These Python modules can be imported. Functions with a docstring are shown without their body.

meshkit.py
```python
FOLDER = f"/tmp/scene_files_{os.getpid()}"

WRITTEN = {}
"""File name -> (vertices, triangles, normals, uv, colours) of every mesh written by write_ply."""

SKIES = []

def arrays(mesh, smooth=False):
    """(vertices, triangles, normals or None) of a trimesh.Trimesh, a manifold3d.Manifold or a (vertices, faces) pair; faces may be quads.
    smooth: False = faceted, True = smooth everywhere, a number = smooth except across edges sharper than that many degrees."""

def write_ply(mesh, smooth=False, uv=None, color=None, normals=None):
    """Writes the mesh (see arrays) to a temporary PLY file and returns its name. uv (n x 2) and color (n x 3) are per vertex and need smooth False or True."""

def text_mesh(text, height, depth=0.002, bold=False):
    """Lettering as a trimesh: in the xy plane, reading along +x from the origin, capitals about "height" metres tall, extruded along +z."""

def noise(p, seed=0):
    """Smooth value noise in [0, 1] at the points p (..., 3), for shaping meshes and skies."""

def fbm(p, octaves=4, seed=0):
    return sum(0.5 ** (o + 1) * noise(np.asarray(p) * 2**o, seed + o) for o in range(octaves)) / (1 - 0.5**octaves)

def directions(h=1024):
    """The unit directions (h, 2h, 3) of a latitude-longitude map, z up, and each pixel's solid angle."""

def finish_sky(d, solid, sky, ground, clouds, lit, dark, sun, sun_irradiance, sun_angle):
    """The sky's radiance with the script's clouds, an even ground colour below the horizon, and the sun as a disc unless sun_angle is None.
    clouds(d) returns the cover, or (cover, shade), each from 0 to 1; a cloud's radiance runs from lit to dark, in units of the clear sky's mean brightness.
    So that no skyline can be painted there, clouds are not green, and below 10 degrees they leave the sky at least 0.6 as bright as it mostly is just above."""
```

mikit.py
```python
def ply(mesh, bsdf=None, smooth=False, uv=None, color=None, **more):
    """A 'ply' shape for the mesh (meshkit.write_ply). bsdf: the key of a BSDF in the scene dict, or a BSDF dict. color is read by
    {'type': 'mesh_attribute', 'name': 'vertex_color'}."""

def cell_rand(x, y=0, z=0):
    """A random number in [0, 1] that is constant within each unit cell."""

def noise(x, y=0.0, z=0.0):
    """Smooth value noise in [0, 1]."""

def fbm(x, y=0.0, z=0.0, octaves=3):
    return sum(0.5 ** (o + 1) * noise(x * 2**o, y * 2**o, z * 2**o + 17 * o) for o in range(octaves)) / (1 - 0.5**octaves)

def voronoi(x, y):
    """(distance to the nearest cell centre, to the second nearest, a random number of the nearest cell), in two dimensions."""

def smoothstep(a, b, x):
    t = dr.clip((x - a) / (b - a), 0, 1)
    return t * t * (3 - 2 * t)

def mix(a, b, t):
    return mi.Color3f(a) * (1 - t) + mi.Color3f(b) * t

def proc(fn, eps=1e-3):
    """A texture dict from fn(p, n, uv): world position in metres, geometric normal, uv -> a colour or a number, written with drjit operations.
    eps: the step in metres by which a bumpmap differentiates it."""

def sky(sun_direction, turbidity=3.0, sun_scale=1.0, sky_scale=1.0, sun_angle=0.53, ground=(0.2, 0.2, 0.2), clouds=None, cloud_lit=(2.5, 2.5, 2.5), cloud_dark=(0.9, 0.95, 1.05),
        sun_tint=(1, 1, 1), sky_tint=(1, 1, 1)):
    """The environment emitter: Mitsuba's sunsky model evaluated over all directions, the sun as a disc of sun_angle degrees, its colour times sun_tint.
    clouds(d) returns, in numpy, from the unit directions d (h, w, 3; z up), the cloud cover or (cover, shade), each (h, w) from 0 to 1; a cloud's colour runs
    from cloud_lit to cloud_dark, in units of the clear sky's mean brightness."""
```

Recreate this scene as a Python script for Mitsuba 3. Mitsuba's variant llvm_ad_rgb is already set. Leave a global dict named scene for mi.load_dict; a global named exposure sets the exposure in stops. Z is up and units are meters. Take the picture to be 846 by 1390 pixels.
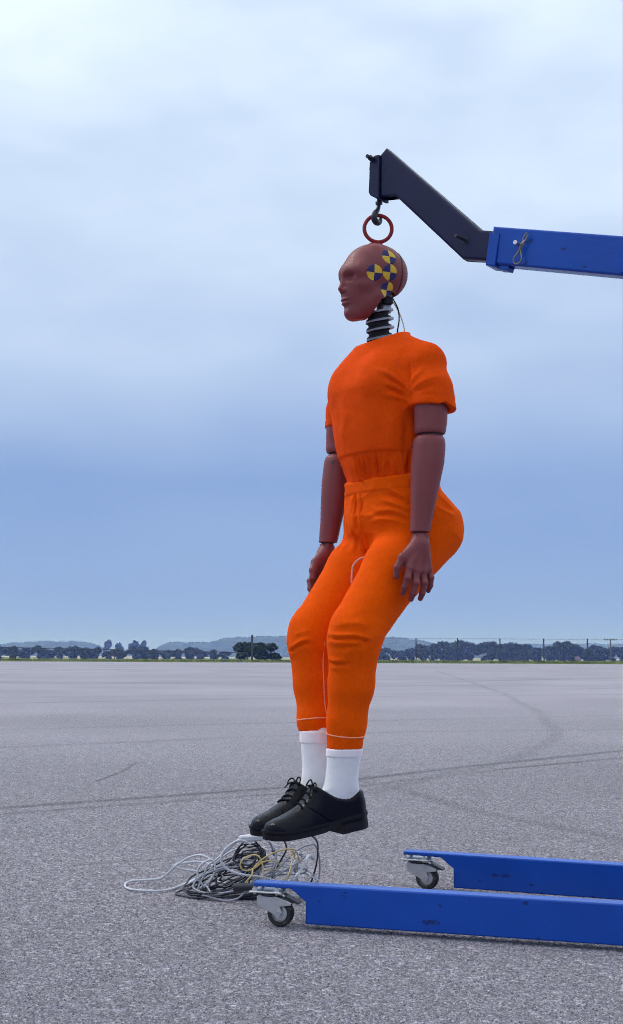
import math
import numpy as np
import trimesh
import drjit as dr
import mitsuba as mi
import mikit
import meshkit
from scipy.interpolate import PchipInterpolator

T = mi.ScalarTransform4f
scene, labels = {}, {}

# ------------------------------------------------------------------ camera, sky, exposure
TILT, ROLL, FPX = math.atan(240 / 1805.0), 0.0047, 1805.0
fw = np.array([0, math.cos(TILT), math.sin(TILT)])
up0 = np.array([0, -math.sin(TILT), math.cos(TILT)])
upv = math.cos(ROLL) * up0 - math.sin(ROLL) * np.array([1.0, 0, 0])
EYE = np.array([0, 0, 0.70])
scene['camera'] = {
    'type': 'perspective', 'fov_axis': 'x', 'fov': math.degrees(2 * math.atan(423 / FPX)),
    'principal_point_offset_y': 45 / 1390.0,
    'near_clip': 0.05, 'far_clip': 30000.0,
    'to_world': T().look_at(origin=EYE.tolist(), target=(EYE + fw).tolist(), up=upv.tolist()),
    'medium': {'type': 'ref', 'id': 'air'},
}


def np_noise(p):
    return np.asarray(meshkit.noise(p))


def cloud_cover(d):
    el = np.degrees(np.arcsin(np.clip(d[..., 2], -1, 1)))
    az = np.degrees(np.arctan2(d[..., 0], d[..., 1]))
    sh = d.shape[:2]
    # layered overcast: streaks long in azimuth, short in elevation
    q = np.stack([az / 13.0, el / 5.0, np.zeros_like(el)], -1).reshape(-1, 3)
    s1 = np.asarray(meshkit.fbm(q)).reshape(sh)
    q2 = np.stack([az / 6.0 + 31, el / 2.4 + 7, np.ones_like(el)], -1).reshape(-1, 3)
    s2 = np.asarray(meshkit.fbm(q2)).reshape(sh)
    s1 = (s1 - s1.mean()) / (s1.std() + 1e-9)
    s2 = (s2 - s2.mean()) / (s2.std() + 1e-9)
    base = np.interp(el, [0, 2, 5.0, 6.6, 7.4, 9.5, 13, 18, 23, 27, 40, 90], [0.97, 0.97, 0.975, 0.975, 0.985, 0.93, 0.79, 0.70, 0.62, 0.52, 0.40, 0.25])
    amp = np.interp(el, [0, 5, 8, 14, 26, 40], [0.004, 0.008, 0.012, 0.028, 0.055, 0.06])
    return np.ones(sh), np.clip(base + amp * (s1 * 0.8 + s2 * 0.45), 0, 1)


scene['sky'] = mikit.sky((-0.58, 0.28, 0.76), turbidity=3, sun_scale=0.21, sun_angle=18, sun_tint=(0.86, 0.96, 1.16), clouds=cloud_cover,
                         cloud_lit=(3.22, 3.52, 3.50), cloud_dark=(0.55, 0.86, 1.56), ground=(0.22, 0.22, 0.23))
exposure = 2.27

# ------------------------------------------------------------------ small tools
smoothstep, mix, noise, fbm, voronoi, cell_rand = mikit.smoothstep, mikit.mix, mikit.noise, mikit.fbm, mikit.voronoi, mikit.cell_rand


def numbered(name):
    if name not in scene and name not in labels and not any(k.startswith(name + '__') for k in scene):
        return name
    k = 1
    while True:
        n = f'{name}_{k:03d}'
        if n not in scene and n not in labels and not any(q.startswith(n + '__') for q in scene):
            return n
        k += 1


def tag(key, label=None, cat=None, group=None, kind=None):
    e = labels.setdefault(key, {})
    for a, b in (('label', label), ('category', cat), ('group', group), ('kind', kind)):
        if b:
            e[a] = b
    return key


def put(name, mesh, bsdf, parent=None, smooth=False, label=None, kind=None, **more):
    key = numbered((parent + '__' if parent else '') + name)
    scene[key] = mikit.ply(mesh, bsdf, smooth, **more)
    if label or kind:
        tag(key, label, kind=kind)
    return key


def cat(*ms):
    return trimesh.util.concatenate([m for m in ms])


def nrm(v):
    v = np.asarray(v, float)
    return v / np.linalg.norm(v)


def box(lo, hi):
    m = trimesh.creation.box(extents=np.subtract(hi, lo))
    m.apply_translation((np.add(lo, hi)) / 2)
    return m


def rbox(lo, hi, r=0.003):
    """box with chamfered edges, as a hull"""
    lo, hi = np.array(lo, float), np.array(hi, float)
    pts = []
    for i in range(8):
        c = np.array([(lo, hi)[(i >> k) & 1][k] for k in range(3)])
        s = np.array([1 if (i >> k) & 1 else -1 for k in range(3)])
        for k in range(3):
            q = c - s * r
            q[k] = c[k]
            pts.append(q)
    return trimesh.convex.convex_hull(np.array(pts))


def xf(mesh, M):
    m = mesh.copy()
    m.apply_transform(M)
    return m


def basis(x, y, z, o):
    M = np.eye(4)
    M[:3, 0], M[:3, 1], M[:3, 2], M[:3, 3] = x, y, z, o
    return M


def cyl(a, b, r, n=20, r2=None):
    a, b = np.asarray(a, float), np.asarray(b, float)
    d = nrm(b - a)
    u = nrm(np.cross(d, [0.31, 0.91, 0.2] if abs(d[2]) > 0.9 else [0, 0, 1]))
    w = np.cross(d, u)
    t = np.linspace(0, 2 * np.pi, n, endpoint=False)
    ring = np.cos(t)[:, None] * u + np.sin(t)[:, None] * w
    r2 = r if r2 is None else r2
    v = np.vstack([a + ring * r, b + ring * r2, a, b])
    f = []
    for i in range(n):
        j = (i + 1) % n
        f += [[i, j, n + j], [i, n + j, n + i], [2 * n, j, i], [2 * n + 1, n + i, n + j]]
    return trimesh.Trimesh(v, np.array(f), process=False)


def catmull(pts, per=10, closed=False):
    P = np.asarray(pts, float)
    n = len(P)
    out = []
    rng_ = range(n if closed else n - 1)
    for i in rng_:
        if closed:
            p0, p1, p2, p3 = P[(i - 1) % n], P[i], P[(i + 1) % n], P[(i + 2) % n]
        else:
            p0, p1, p2, p3 = P[max(i - 1, 0)], P[i], P[i + 1], P[min(i + 2, n - 1)]
        for t in np.linspace(0, 1, per, endpoint=False):
            out.append(0.5 * ((2 * p1) + (-p0 + p2) * t + (2 * p0 - 5 * p1 + 4 * p2 - p3) * t * t + (-p0 + 3 * p1 - 3 * p2 + p3) * t ** 3))
    if not closed:
        out.append(P[-1])
    return np.array(out)


def tube(path, r, n=8, closed=False, radii=None, flat=1.0):
    P = np.asarray(path, float)
    m = len(P)
    R = np.full(m, r) if radii is None else np.asarray(radii, float)
    tan = (np.roll(P, -1, 0) - np.roll(P, 1, 0)) if closed else np.gradient(P, axis=0)
    tan /= np.linalg.norm(tan, axis=1, keepdims=True) + 1e-12
    u = nrm(np.cross(tan[0], [0.3, 0.2, 0.93]))
    U = []
    for t in tan:
        u = u - t * (u @ t)
        u = nrm(u)
        U.append(u)
    U = np.array(U)
    W = np.cross(tan, U)
    a = np.linspace(0, 2 * np.pi, n, endpoint=False)
    V = (P[:, None] + R[:, None, None] * (np.cos(a)[None, :, None] * U[:, None] + flat * np.sin(a)[None, :, None] * W[:, None])).reshape(-1, 3)
    f = []
    for i in range(m if closed else m - 1):
        k = (i + 1) % m
        for j in range(n):
            l = (j + 1) % n
            f += [[i * n + j, i * n + l, k * n + l], [i * n + j, k * n + l, k * n + j]]
    V = list(V)
    if not closed:
        V += [P[0], P[-1]]
        c0, c1 = m * n, m * n + 1
        for j in range(n):
            l = (j + 1) % n
            f += [[c0, l, j], [c1, (m - 1) * n + j, (m - 1) * n + l]]
    return trimesh.Trimesh(np.array(V), np.array(f), process=False)


def prism(poly, lo, hi, M=np.eye(4), bevel=0.0):
    """polygon in local (x, z) extruded along local y from lo to hi"""
    import shapely.geometry as sg
    p = sg.Polygon(poly)
    if bevel:
        p = p.buffer(-bevel, join_style=2).buffer(bevel, quad_segs=4)
    m = trimesh.creation.extrude_polygon(p, hi - lo)
    m.apply_transform(basis([1, 0, 0], [0, 0, 1], [0, -1, 0], [0, hi, 0]))
    m.apply_transform(M)
    return m


# signed distance toolkit -----------------------------------------------------------
def rc(p, a, b, ra, rb):
    a, b = np.asarray(a, float), np.asarray(b, float)
    ab = b - a
    t = np.clip(((p - a) @ ab) / (ab @ ab), 0, 1)
    return np.linalg.norm(p - a - t[:, None] * ab, axis=1) - (ra + (rb - ra) * t)


def ell(p, c, r):
    q = p - np.asarray(c, float)
    r = np.asarray(r, float)
    k0 = np.linalg.norm(q / r, axis=1)
    k1 = np.linalg.norm(q / r ** 2, axis=1)
    return k0 * (k0 - 1) / np.maximum(k1, 1e-9)


def smin(a, b, k):
    h = np.clip(0.5 + 0.5 * (b - a) / k, 0, 1)
    return b * (1 - h) + a * h - k * h * (1 - h)


def smax(a, b, k):
    return -smin(-a, -b, k)


def boxd(p, c, h, r=0.0):
    q = np.abs(p - np.asarray(c, float)) - (np.asarray(h, float) - r)
    return np.linalg.norm(np.maximum(q, 0), axis=1) + np.minimum(q.max(1), 0) - r


class Loft:
    """superellipse sections along local z: rows (z, centre x, half x, half y, exponent, centre y)"""

    def __init__(self, rows):
        R = np.array(sorted(rows), float)
        self.z, self.f = R[:, 0], [PchipInterpolator(R[:, 0], R[:, i]) for i in range(1, R.shape[1])]

    def __call__(self, p, grow=0.0):
        z = np.clip(p[:, 2], self.z[0], self.z[-1])
        v = [g(z) for g in self.f]
        cx, a, b, n = v[0], v[1] + grow, v[2] + grow, v[3]
        cy = v[4] if len(v) > 4 else 0
        x, y = np.abs(p[:, 0] - cx), np.abs(p[:, 1] - cy)
        k = ((x / a) ** n + (y / b) ** n) ** (1 / n)
        g = np.sqrt((x / a ** 2) ** 2 + (y / b ** 2) ** 2) / np.maximum(np.sqrt((x / a) ** 2 + (y / b) ** 2), 1e-9)
        return (k - 1) / np.maximum(g, 1e-6)


def grad(fn, v, e=4e-4):
    g = np.stack([(fn(v + d) - fn(v - d)) / (2 * e) for d in np.eye(3) * e], 1)
    return g


def mesh_sdf(fn, lo, hi, h, newton=2):
    lo, hi = np.asarray(lo, float), np.asarray(hi, float)
    B = 6
    nb = np.ceil((hi - lo) / (h * B)).astype(int)
    n = nb * B + 1
    cen = np.stack(np.meshgrid(*[lo[i] + (np.arange(nb[i]) + 0.5) * h * B for i in range(3)], indexing='ij'), -1).reshape(-1, 3)
    sc = fn(cen).reshape(nb)
    act = np.abs(sc) < h * B * 0.87 * 1.9
    S = np.repeat(np.repeat(np.repeat(np.where(sc < 0, -1.0, 1.0), B, 0), B, 1), B, 2)
    S = np.pad(S, ((0, 1),) * 3, mode='edge')
    M = np.repeat(np.repeat(np.repeat(act, B, 0), B, 1), B, 2)
    Mp = np.zeros(n, bool)
    for dx in (0, 1):
        for dy in (0, 1):
            for dz in (0, 1):
                Mp[dx:dx + M.shape[0], dy:dy + M.shape[1], dz:dz + M.shape[2]] |= M
    idx = np.argwhere(Mp)
    val = np.empty(len(idx))
    for i in range(0, len(idx), 300000):
        val[i:i + 300000] = fn(lo + idx[i:i + 300000] * h)
    S[Mp] = val
    ins = S < 0
    c = np.zeros(np.array(S.shape) - 1, int)
    for dx in (0, 1):
        for dy in (0, 1):
            for dz in (0, 1):
                c += ins[dx:S.shape[0] - 1 + dx, dy:S.shape[1] - 1 + dy, dz:S.shape[2] - 1 + dz]
    cells = np.argwhere((c > 0) & (c < 8))
    cid = -np.ones(c.shape, int)
    cid[tuple(cells.T)] = np.arange(len(cells))
    acc, cnt = np.zeros((len(cells), 3)), np.zeros(len(cells))
    corners = [np.array([i & 1, i >> 1 & 1, i >> 2 & 1]) for i in range(8)]
    for i in range(8):
        for k in range(3):
            if corners[i][k]:
                continue
            j = corners[i].copy()
            j[k] = 1
            s0, s1 = S[tuple((cells + corners[i]).T)], S[tuple((cells + j).T)]
            x = (s0 < 0) != (s1 < 0)
            t = np.where(x, s0 / np.where(x, s0 - s1, 1), 0)
            pt = cells + corners[i] + t[:, None] * (j - corners[i])
            acc += np.where(x[:, None], pt, 0)
            cnt += x
    V = lo + acc / cnt[:, None] * h
    F = []
    for k in range(3):
        a, b = (k + 1) % 3, (k + 2) % 3
        s0 = [slice(None)] * 3
        s1 = [slice(None)] * 3
        s0[k], s1[k] = slice(0, -1), slice(1, None)
        e = np.argwhere(ins[tuple(s0)] != ins[tuple(s1)])
        ok = (e[:, a] > 0) & (e[:, b] > 0) & (e[:, a] < S.shape[a] - 1) & (e[:, b] < S.shape[b] - 1)
        e = e[ok]
        ea, eb = np.eye(3, dtype=int)[a], np.eye(3, dtype=int)[b]
        q = [cid[tuple((e - o).T)] for o in (ea * 0, ea, ea + eb, eb)]
        flip = ins[tuple(e.T)]
        Q = np.stack(q, 1)
        Q[~flip] = Q[~flip][:, ::-1]
        F.append(Q)
    F = np.vstack(F)
    F = F[(F >= 0).all(1)]
    for _ in range(newton):
        s = fn(V)
        g = grad(fn, V)
        step = s[:, None] * g / np.maximum((g * g).sum(1), 0.05)[:, None]
        l = np.linalg.norm(step, axis=1, keepdims=True)
        V = V - step * np.minimum(1, 0.5 * h / np.maximum(l, 1e-9))
    tri = np.vstack([F[:, [0, 1, 2]], F[:, [0, 2, 3]]])
    m = trimesh.Trimesh(V, tri, process=False)
    if m.volume < 0:
        m.invert()
    return m


def displace(mesh, fn):
    v = np.array(mesh.vertices)
    n = np.array(mesh.vertex_normals)
    m = trimesh.Trimesh(v + n * fn(v, n)[:, None], mesh.faces, process=False)
    return m


def fold(v, a, b, w, amp):
    """a soft ridge (amp > 0) or crease along the segment a-b"""
    a, b = np.asarray(a, float), np.asarray(b, float)
    ab = b - a
    t = ((v - a) @ ab) / (ab @ ab)
    tc = np.clip(t, 0, 1)
    d = np.linalg.norm(v - a - tc[:, None] * ab, axis=1)
    return amp * np.exp(-(d / w) ** 2) * np.clip(np.sin(np.pi * np.clip(t * 0.86 + 0.07, 0, 1)), 0, 1) ** 0.6


def foldp(v, pts, w, amp):
    """the same along a polyline"""
    pts = np.array(pts, float)
    n = len(pts) - 1
    best, at = np.full(len(v), 9.0), np.zeros(len(v))
    for i in range(n):
        a, ab = pts[i], pts[i + 1] - pts[i]
        t = np.clip(((v - a) @ ab) / (ab @ ab), 0, 1)
        d = np.linalg.norm(v - a - t[:, None] * ab, axis=1)
        at = np.where(d < best, (i + t) / n, at)
        best = np.minimum(best, d)
    return amp * np.exp(-(best / w) ** 2) * np.sin(np.pi * (0.06 + 0.88 * at)) ** 0.6


def rings(rows, n=40, per=6, cap=True, wave=None):
    """loft of horizontal ellipses, rows (z, cx, cy, rx, ry) from top to bottom or back"""
    R = np.array(rows, float)
    s = np.arange(len(R))
    t = np.linspace(0, len(R) - 1, (len(R) - 1) * per + 1)
    Q = np.stack([PchipInterpolator(s, R[:, i])(t) for i in range(5)], 1)
    a = np.linspace(0, 2 * np.pi, n, endpoint=False)
    V = np.stack([Q[:, 1:2] + Q[:, 3:4] * np.cos(a), Q[:, 2:3] + Q[:, 4:5] * np.sin(a), np.repeat(Q[:, 0:1], n, 1)], -1).reshape(-1, 3)
    m = len(Q)
    f = []
    for i in range(m - 1):
        for j in range(n):
            l = (j + 1) % n
            f += [[i * n + j, (i + 1) * n + l, i * n + l], [i * n + j, (i + 1) * n + j, (i + 1) * n + l]]
    V = list(V) + [[Q[0, 1], Q[0, 2], Q[0, 0]], [Q[-1, 1], Q[-1, 2], Q[-1, 0]]]
    for j in range(n):
        l = (j + 1) % n
        f += [[m * n, j, l], [m * n + 1, (m - 1) * n + l, (m - 1) * n + j]]
    mm = trimesh.Trimesh(np.array(V), np.array(f), process=False)
    if mm.volume < 0:
        mm.invert()
    return mm


# ------------------------------------------------------------------ materials
def prin(base, rough=0.5, metallic=0.0, **k):
    b = {'type': 'rgb', 'value': list(base)} if not isinstance(base, dict) else base
    r = {'type': 'twosided', 'b': {'type': 'principled', 'base_color': b, 'roughness': rough, 'metallic': metallic, **k}}
    return r


def bumped(b, fn, scale, eps=1e-3):
    return {'type': 'twosided', 'b': {'type': 'bumpmap', 'tex': mikit.proc(fn, eps), 'scale': scale, 'inner': b['b']}}


def seg_dist(p, a, b):
    ax, ay = a
    bx, by = b
    dx, dy = bx - ax, by - ay
    L2 = dx * dx + dy * dy
    t = dr.clip(((p.x - ax) * dx + (p.y - ay) * dy) / L2, 0, 1)
    return dr.sqrt(dr.square(p.x - ax - t * dx) + dr.square(p.y - ay - t * dy))


TYRE = [([(-4, 5.3), (-1.42, 6.25), (-0.08, 7.31), (1.04, 8.72), (2.4, 10.25), (5, 14)], 0.05, 0.55),
        ([(-4, 5.05), (-1.37, 6.02), (0.0, 7.05), (1.3, 8.6), (2.9, 10.2), (6, 14)], 0.04, 0.42),
        ([(6.2, 67), (3.74, 26.4), (2.9, 17), (2.25, 12.2), (1.45, 9.4), (0.3, 7.0)], 0.07, 0.20),
        ([(-8, 9.2), (-2.34, 10.22), (-0.76, 11.52), (0.9, 12.6), (3.06, 13.2), (9, 14)], 0.09, 0.30),
        ([(-14, 17), (-5, 19), (2, 24), (8, 26)], 0.16, 0.28),
        ([(-20, 38), (-7, 33), (3, 36), (12, 48)], 0.3, 0.25),
        ([(-5, 22), (-2.6, 23.2), (0.4, 24), (3, 26), (9, 33)], 0.14, 0.22),
        ([(-0.75, 4.62), (-0.52, 4.74), (-0.3, 4.98), (-0.12, 5.02)], 0.012, 0.5),
        ([(0.0, 30), (4, 33), (9, 31), (14, 24)], 0.25, 0.25),
        ([(0.15, 8.3), (0.45, 7.3), (0.75, 6.2), (1.3, 5.0)], 0.05, 0.25),
        ([(-9, 13.2), (-3, 12.6), (0.5, 14.6), (4, 16.5), (9, 17)], 0.10, 0.28),
        ([(-1.15, 7.6), (-1.1, 8.2), (-1.12, 8.9)], 0.012, 0.6)]


def tarmac_col(p, n, uv):
    f1, f2, r = voronoi(p.x * 165, p.y * 165)
    g1, g2, r2 = voronoi(p.x * 85 + 7, p.y * 85)
    stone = 0.55 + 0.9 * r * r + 0.45 * (r2 - 0.5)
    edge = smoothstep(0.0, 0.22, f2 - f1)
    spark = smoothstep(0.90, 0.99, r2) * 0.40
    near = stone * (0.55 + 0.45 * edge) + spark
    fade = smoothstep(9.0, 26.0, p.y)
    m = near * (1 - fade) + 0.97 * fade
    big = fbm(p.x * 0.55, p.y * 0.35, 0, 4)
    streak = fbm(p.x * 0.06 + 3, p.y * 0.55, 1.7, 4)
    m = m * (0.72 + 0.34 * big + 0.24 * streak)
    far = fbm(p.x * 0.02, p.y * 0.16, 5.1, 3)
    m = m * (0.86 + 0.28 * far)
    dark = mi.Float(0)
    wob = 0.10 * (noise(p.x * 0.9, p.y * 0.9, 3.0) - 0.5)
    pw = mi.Point3f(p.x + wob, p.y + wob, p.z)
    for pts, w, k in TYRE:
        d = mi.Float(99)
        for a, b in zip(pts[:-1], pts[1:]):
            d = dr.minimum(d, seg_dist(pw, a, b))
        dark = dr.maximum(dark, k * (1 - smoothstep(w * 0.3, w * 1.5, d)) * (0.45 + 0.80 * noise(p.x * 2.3, p.y * 2.3, w * 50)))
    m = m * (1 - dr.clip(dark, 0, 0.7))
    warm = noise(p.x * 70, p.y * 70, 2)
    c = mix((0.222, 0.212, 0.254), (0.258, 0.229, 0.254), warm)
    return c * m


scene['chip_mat'] = prin({'type': 'mesh_attribute', 'name': 'vertex_color'}, 0.75, specular=0.3)


def tarmac_h(p, n, uv):
    f1, f2, r = voronoi(p.x * 165, p.y * 165)
    return (smoothstep(0.0, 0.35, f2 - f1) * (0.5 + r)) * (1 - smoothstep(5.0, 11.0, p.y))


scene['tarmac_mat'] = bumped(prin(mikit.proc(tarmac_col), 0.72, specular=0.35), tarmac_h, 0.0007, 8e-4)


def field_col(p, n, uv):
    g = fbm(p.x * 0.01, p.y * 0.006, 0, 3)
    s = smoothstep(200.0, 330.0, p.y + 200 * (noise(p.x * 0.004, p.y * 0.002, 4) - 0.5))
    c = mix((0.055, 0.10, 0.025), (0.36, 0.29, 0.17), s)
    t = smoothstep(0.52, 0.6, noise(p.x * 0.0035, p.y * 0.004, 9))
    c = mix(c, (0.08, 0.12, 0.04), t * s)
    return c * (0.75 + 0.5 * g)


scene['field_mat'] = prin(mikit.proc(field_col), 0.9, specular=0.1)
scene['verge_mat'] = prin(mikit.proc(lambda p, n, uv: mix((0.05, 0.085, 0.02), (0.13, 0.135, 0.05), noise(p.x * 1.3, p.y * 1.3, p.z * 3))), 0.9, specular=0.1)
scene['forest_mat'] = prin(mikit.proc(lambda p, n, uv: mix((0.022, 0.040, 0.016), (0.05, 0.075, 0.028), noise(p.x * 0.05, p.y * 0.05, p.z * 0.1))), 0.9, specular=0.1)
scene['leaf_mat'] = prin(mikit.proc(lambda p, n, uv: mix((0.026, 0.045, 0.020), (0.042, 0.066, 0.026), noise(p.x * 0.5, p.y * 0.5, p.z * 0.5))), 0.8, specular=0.15)
scene['bark_mat'] = prin((0.10, 0.08, 0.06), 0.9)
scene['post_mat'] = prin((0.05, 0.05, 0.055), 0.7)
scene['wire_mat'] = prin((0.16, 0.17, 0.18), 0.5, 0.6)
scene['wood_mat'] = prin((0.13, 0.10, 0.08), 0.85)
scene['plaster_mat'] = prin((0.42, 0.38, 0.36), 0.85)
scene['roof_mat'] = prin((0.20, 0.11, 0.10), 0.8)
scene['window_mat'] = prin((0.04, 0.05, 0.06), 0.15)


def knit(p, n, uv):
    return noise(p.x * 900, p.y * 900, p.z * 380) + 0.8 * noise(p.x * 240, p.y * 240, p.z * 160)


def cloth_var(a, b):
    def fn(p, n, uv):
        t = 0.40 * fbm(p.x * 22, p.y * 22, p.z * 22, 3) + 0.35 * noise(p.x * 190, p.y * 190, p.z * 110) + 0.25 * noise(p.x * 420, p.y * 420, p.z * 160)
        return mix(a, b, t)
    return fn


scene['shirt_mat'] = bumped(prin(mikit.proc(cloth_var((0.63, 0.052, 0.002), (0.87, 0.086, 0.005))), 0.95, specular=0.02, sheen=0.22), knit, 0.0006, 5e-4)
scene['trouser_mat'] = bumped(prin(mikit.proc(cloth_var((0.66, 0.063, 0.001), (0.91, 0.106, 0.003))), 0.95, specular=0.02, sheen=0.22), knit, 0.0006, 5e-4)
scene['stitch_mat'] = prin((0.86, 0.36, 0.22), 0.9)
scene['cord_mat'] = prin((0.62, 0.36, 0.31), 0.8)
scene['sock_mat'] = bumped(prin(mikit.proc(cloth_var((0.70, 0.68, 0.72), (0.82, 0.81, 0.83))), 0.92, specular=0.15, sheen=0.3), knit, 0.0005, 5e-4)
scene['sock_band_mat'] = prin((0.80, 0.72, 0.76), 0.92, sheen=0.3)


def vinyl_fn(p, n, uv):
    t = fbm(p.x * 16, p.y * 16, p.z * 9, 3)
    s = smoothstep(0.60, 0.78, fbm(p.x * 60, p.y * 60, p.z * 22, 2))
    return mix(mix((0.175, 0.038, 0.044), (0.220, 0.052, 0.056), t), (0.30, 0.10, 0.11), s * 0.12)


scene['vinyl_mat'] = bumped(prin(mikit.proc(vinyl_fn), 0.47, specular=0.30), lambda p, n, uv: noise(p.x * 300, p.y * 300, p.z * 300) + noise(p.x * 60, p.y * 60, p.z * 60), 0.0004, 8e-4)
scene['joint_mat'] = prin((0.03, 0.02, 0.022), 0.6)
scene['steel_mat'] = prin((0.62, 0.62, 0.64), 0.32, 1.0)
scene['zinc_mat'] = prin(mikit.proc(lambda p, n, uv: mix((0.50, 0.50, 0.51), (0.72, 0.72, 0.72), fbm(p.x * 60, p.y * 60, p.z * 60, 3))), 0.38, 0.9)
scene['alu_mat'] = prin((0.30, 0.29, 0.33), 0.38, 0.8)
scene['rubber_mat'] = prin((0.007, 0.007, 0.011), 0.6, specular=0.25)
scene['tyre_mat'] = prin(mikit.proc(lambda p, n, uv: mix((0.016, 0.016, 0.017), (0.06, 0.055, 0.055), smoothstep(0.5, 0.8, noise(p.x * 80, p.y * 80, p.z * 80)))), 0.7)
scene['red_mat'] = prin((0.26, 0.014, 0.020), 0.48, specular=0.3)
scene['brass_mat'] = prin((0.30, 0.25, 0.16), 0.35, 0.9)


def marker_fn(p, n, uv):
    s = (uv.x - 0.5) * (uv.y - 0.5)
    k = smoothstep(-0.0012, 0.0012, s)
    return mix((0.66, 0.42, 0.030), (0.014, 0.012, 0.105), k)


scene['marker_mat'] = prin(mikit.proc(marker_fn), 0.45, specular=0.4)


def blue_fn(p, n, uv):
    t = fbm(p.x * 9, p.y * 9, p.z * 9, 4)
    c = mix((0.002, 0.050, 0.33), (0.004, 0.074, 0.43), t)
    scr = smoothstep(0.73, 0.80, fbm(p.x * 34, p.y * 34, p.z * 50, 3))
    return mix(c, (0.004, 0.014, 0.07), scr * 0.7)


scene['blue_mat'] = bumped(prin(mikit.proc(blue_fn), 0.22, specular=0.30, clearcoat=0.2, clearcoat_gloss=0.9), lambda p, n, uv: fbm(p.x * 130, p.y * 130, p.z * 130, 2), 0.0005)


def darkpaint_fn(p, n, uv):
    t = fbm(p.x * 14, p.y * 14, p.z * 14, 3)
    return mix((0.007, 0.008, 0.038), (0.013, 0.014, 0.058), t)


scene['dark_paint_mat'] = prin(mikit.proc(darkpaint_fn), 0.32, specular=0.30)
scene['gunmetal_mat'] = prin((0.03, 0.03, 0.045), 0.36, 0.3, specular=0.4)
scene['leather_mat'] = bumped(prin((0.003, 0.0026, 0.008), 0.24, specular=0.15), lambda p, n, uv: noise(p.x * 500, p.y * 500, p.z * 500) + 1.5 * noise(p.x * 90, p.y * 90, p.z * 90), 0.0004, 8e-4)
scene['sole_mat'] = prin((0.006, 0.005, 0.009), 0.55, specular=0.25)
scene['lace_mat'] = prin((0.008, 0.008, 0.010), 0.95, specular=0.1)
scene['cable_white_mat'] = prin((0.52, 0.53, 0.58), 0.5)
scene['cable_grey_mat'] = prin((0.30, 0.31, 0.37), 0.5)
scene['cable_dark_mat'] = prin((0.020, 0.021, 0.035), 0.42)
scene['cable_yellow_mat'] = prin((0.62, 0.46, 0.20), 0.5)
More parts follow.
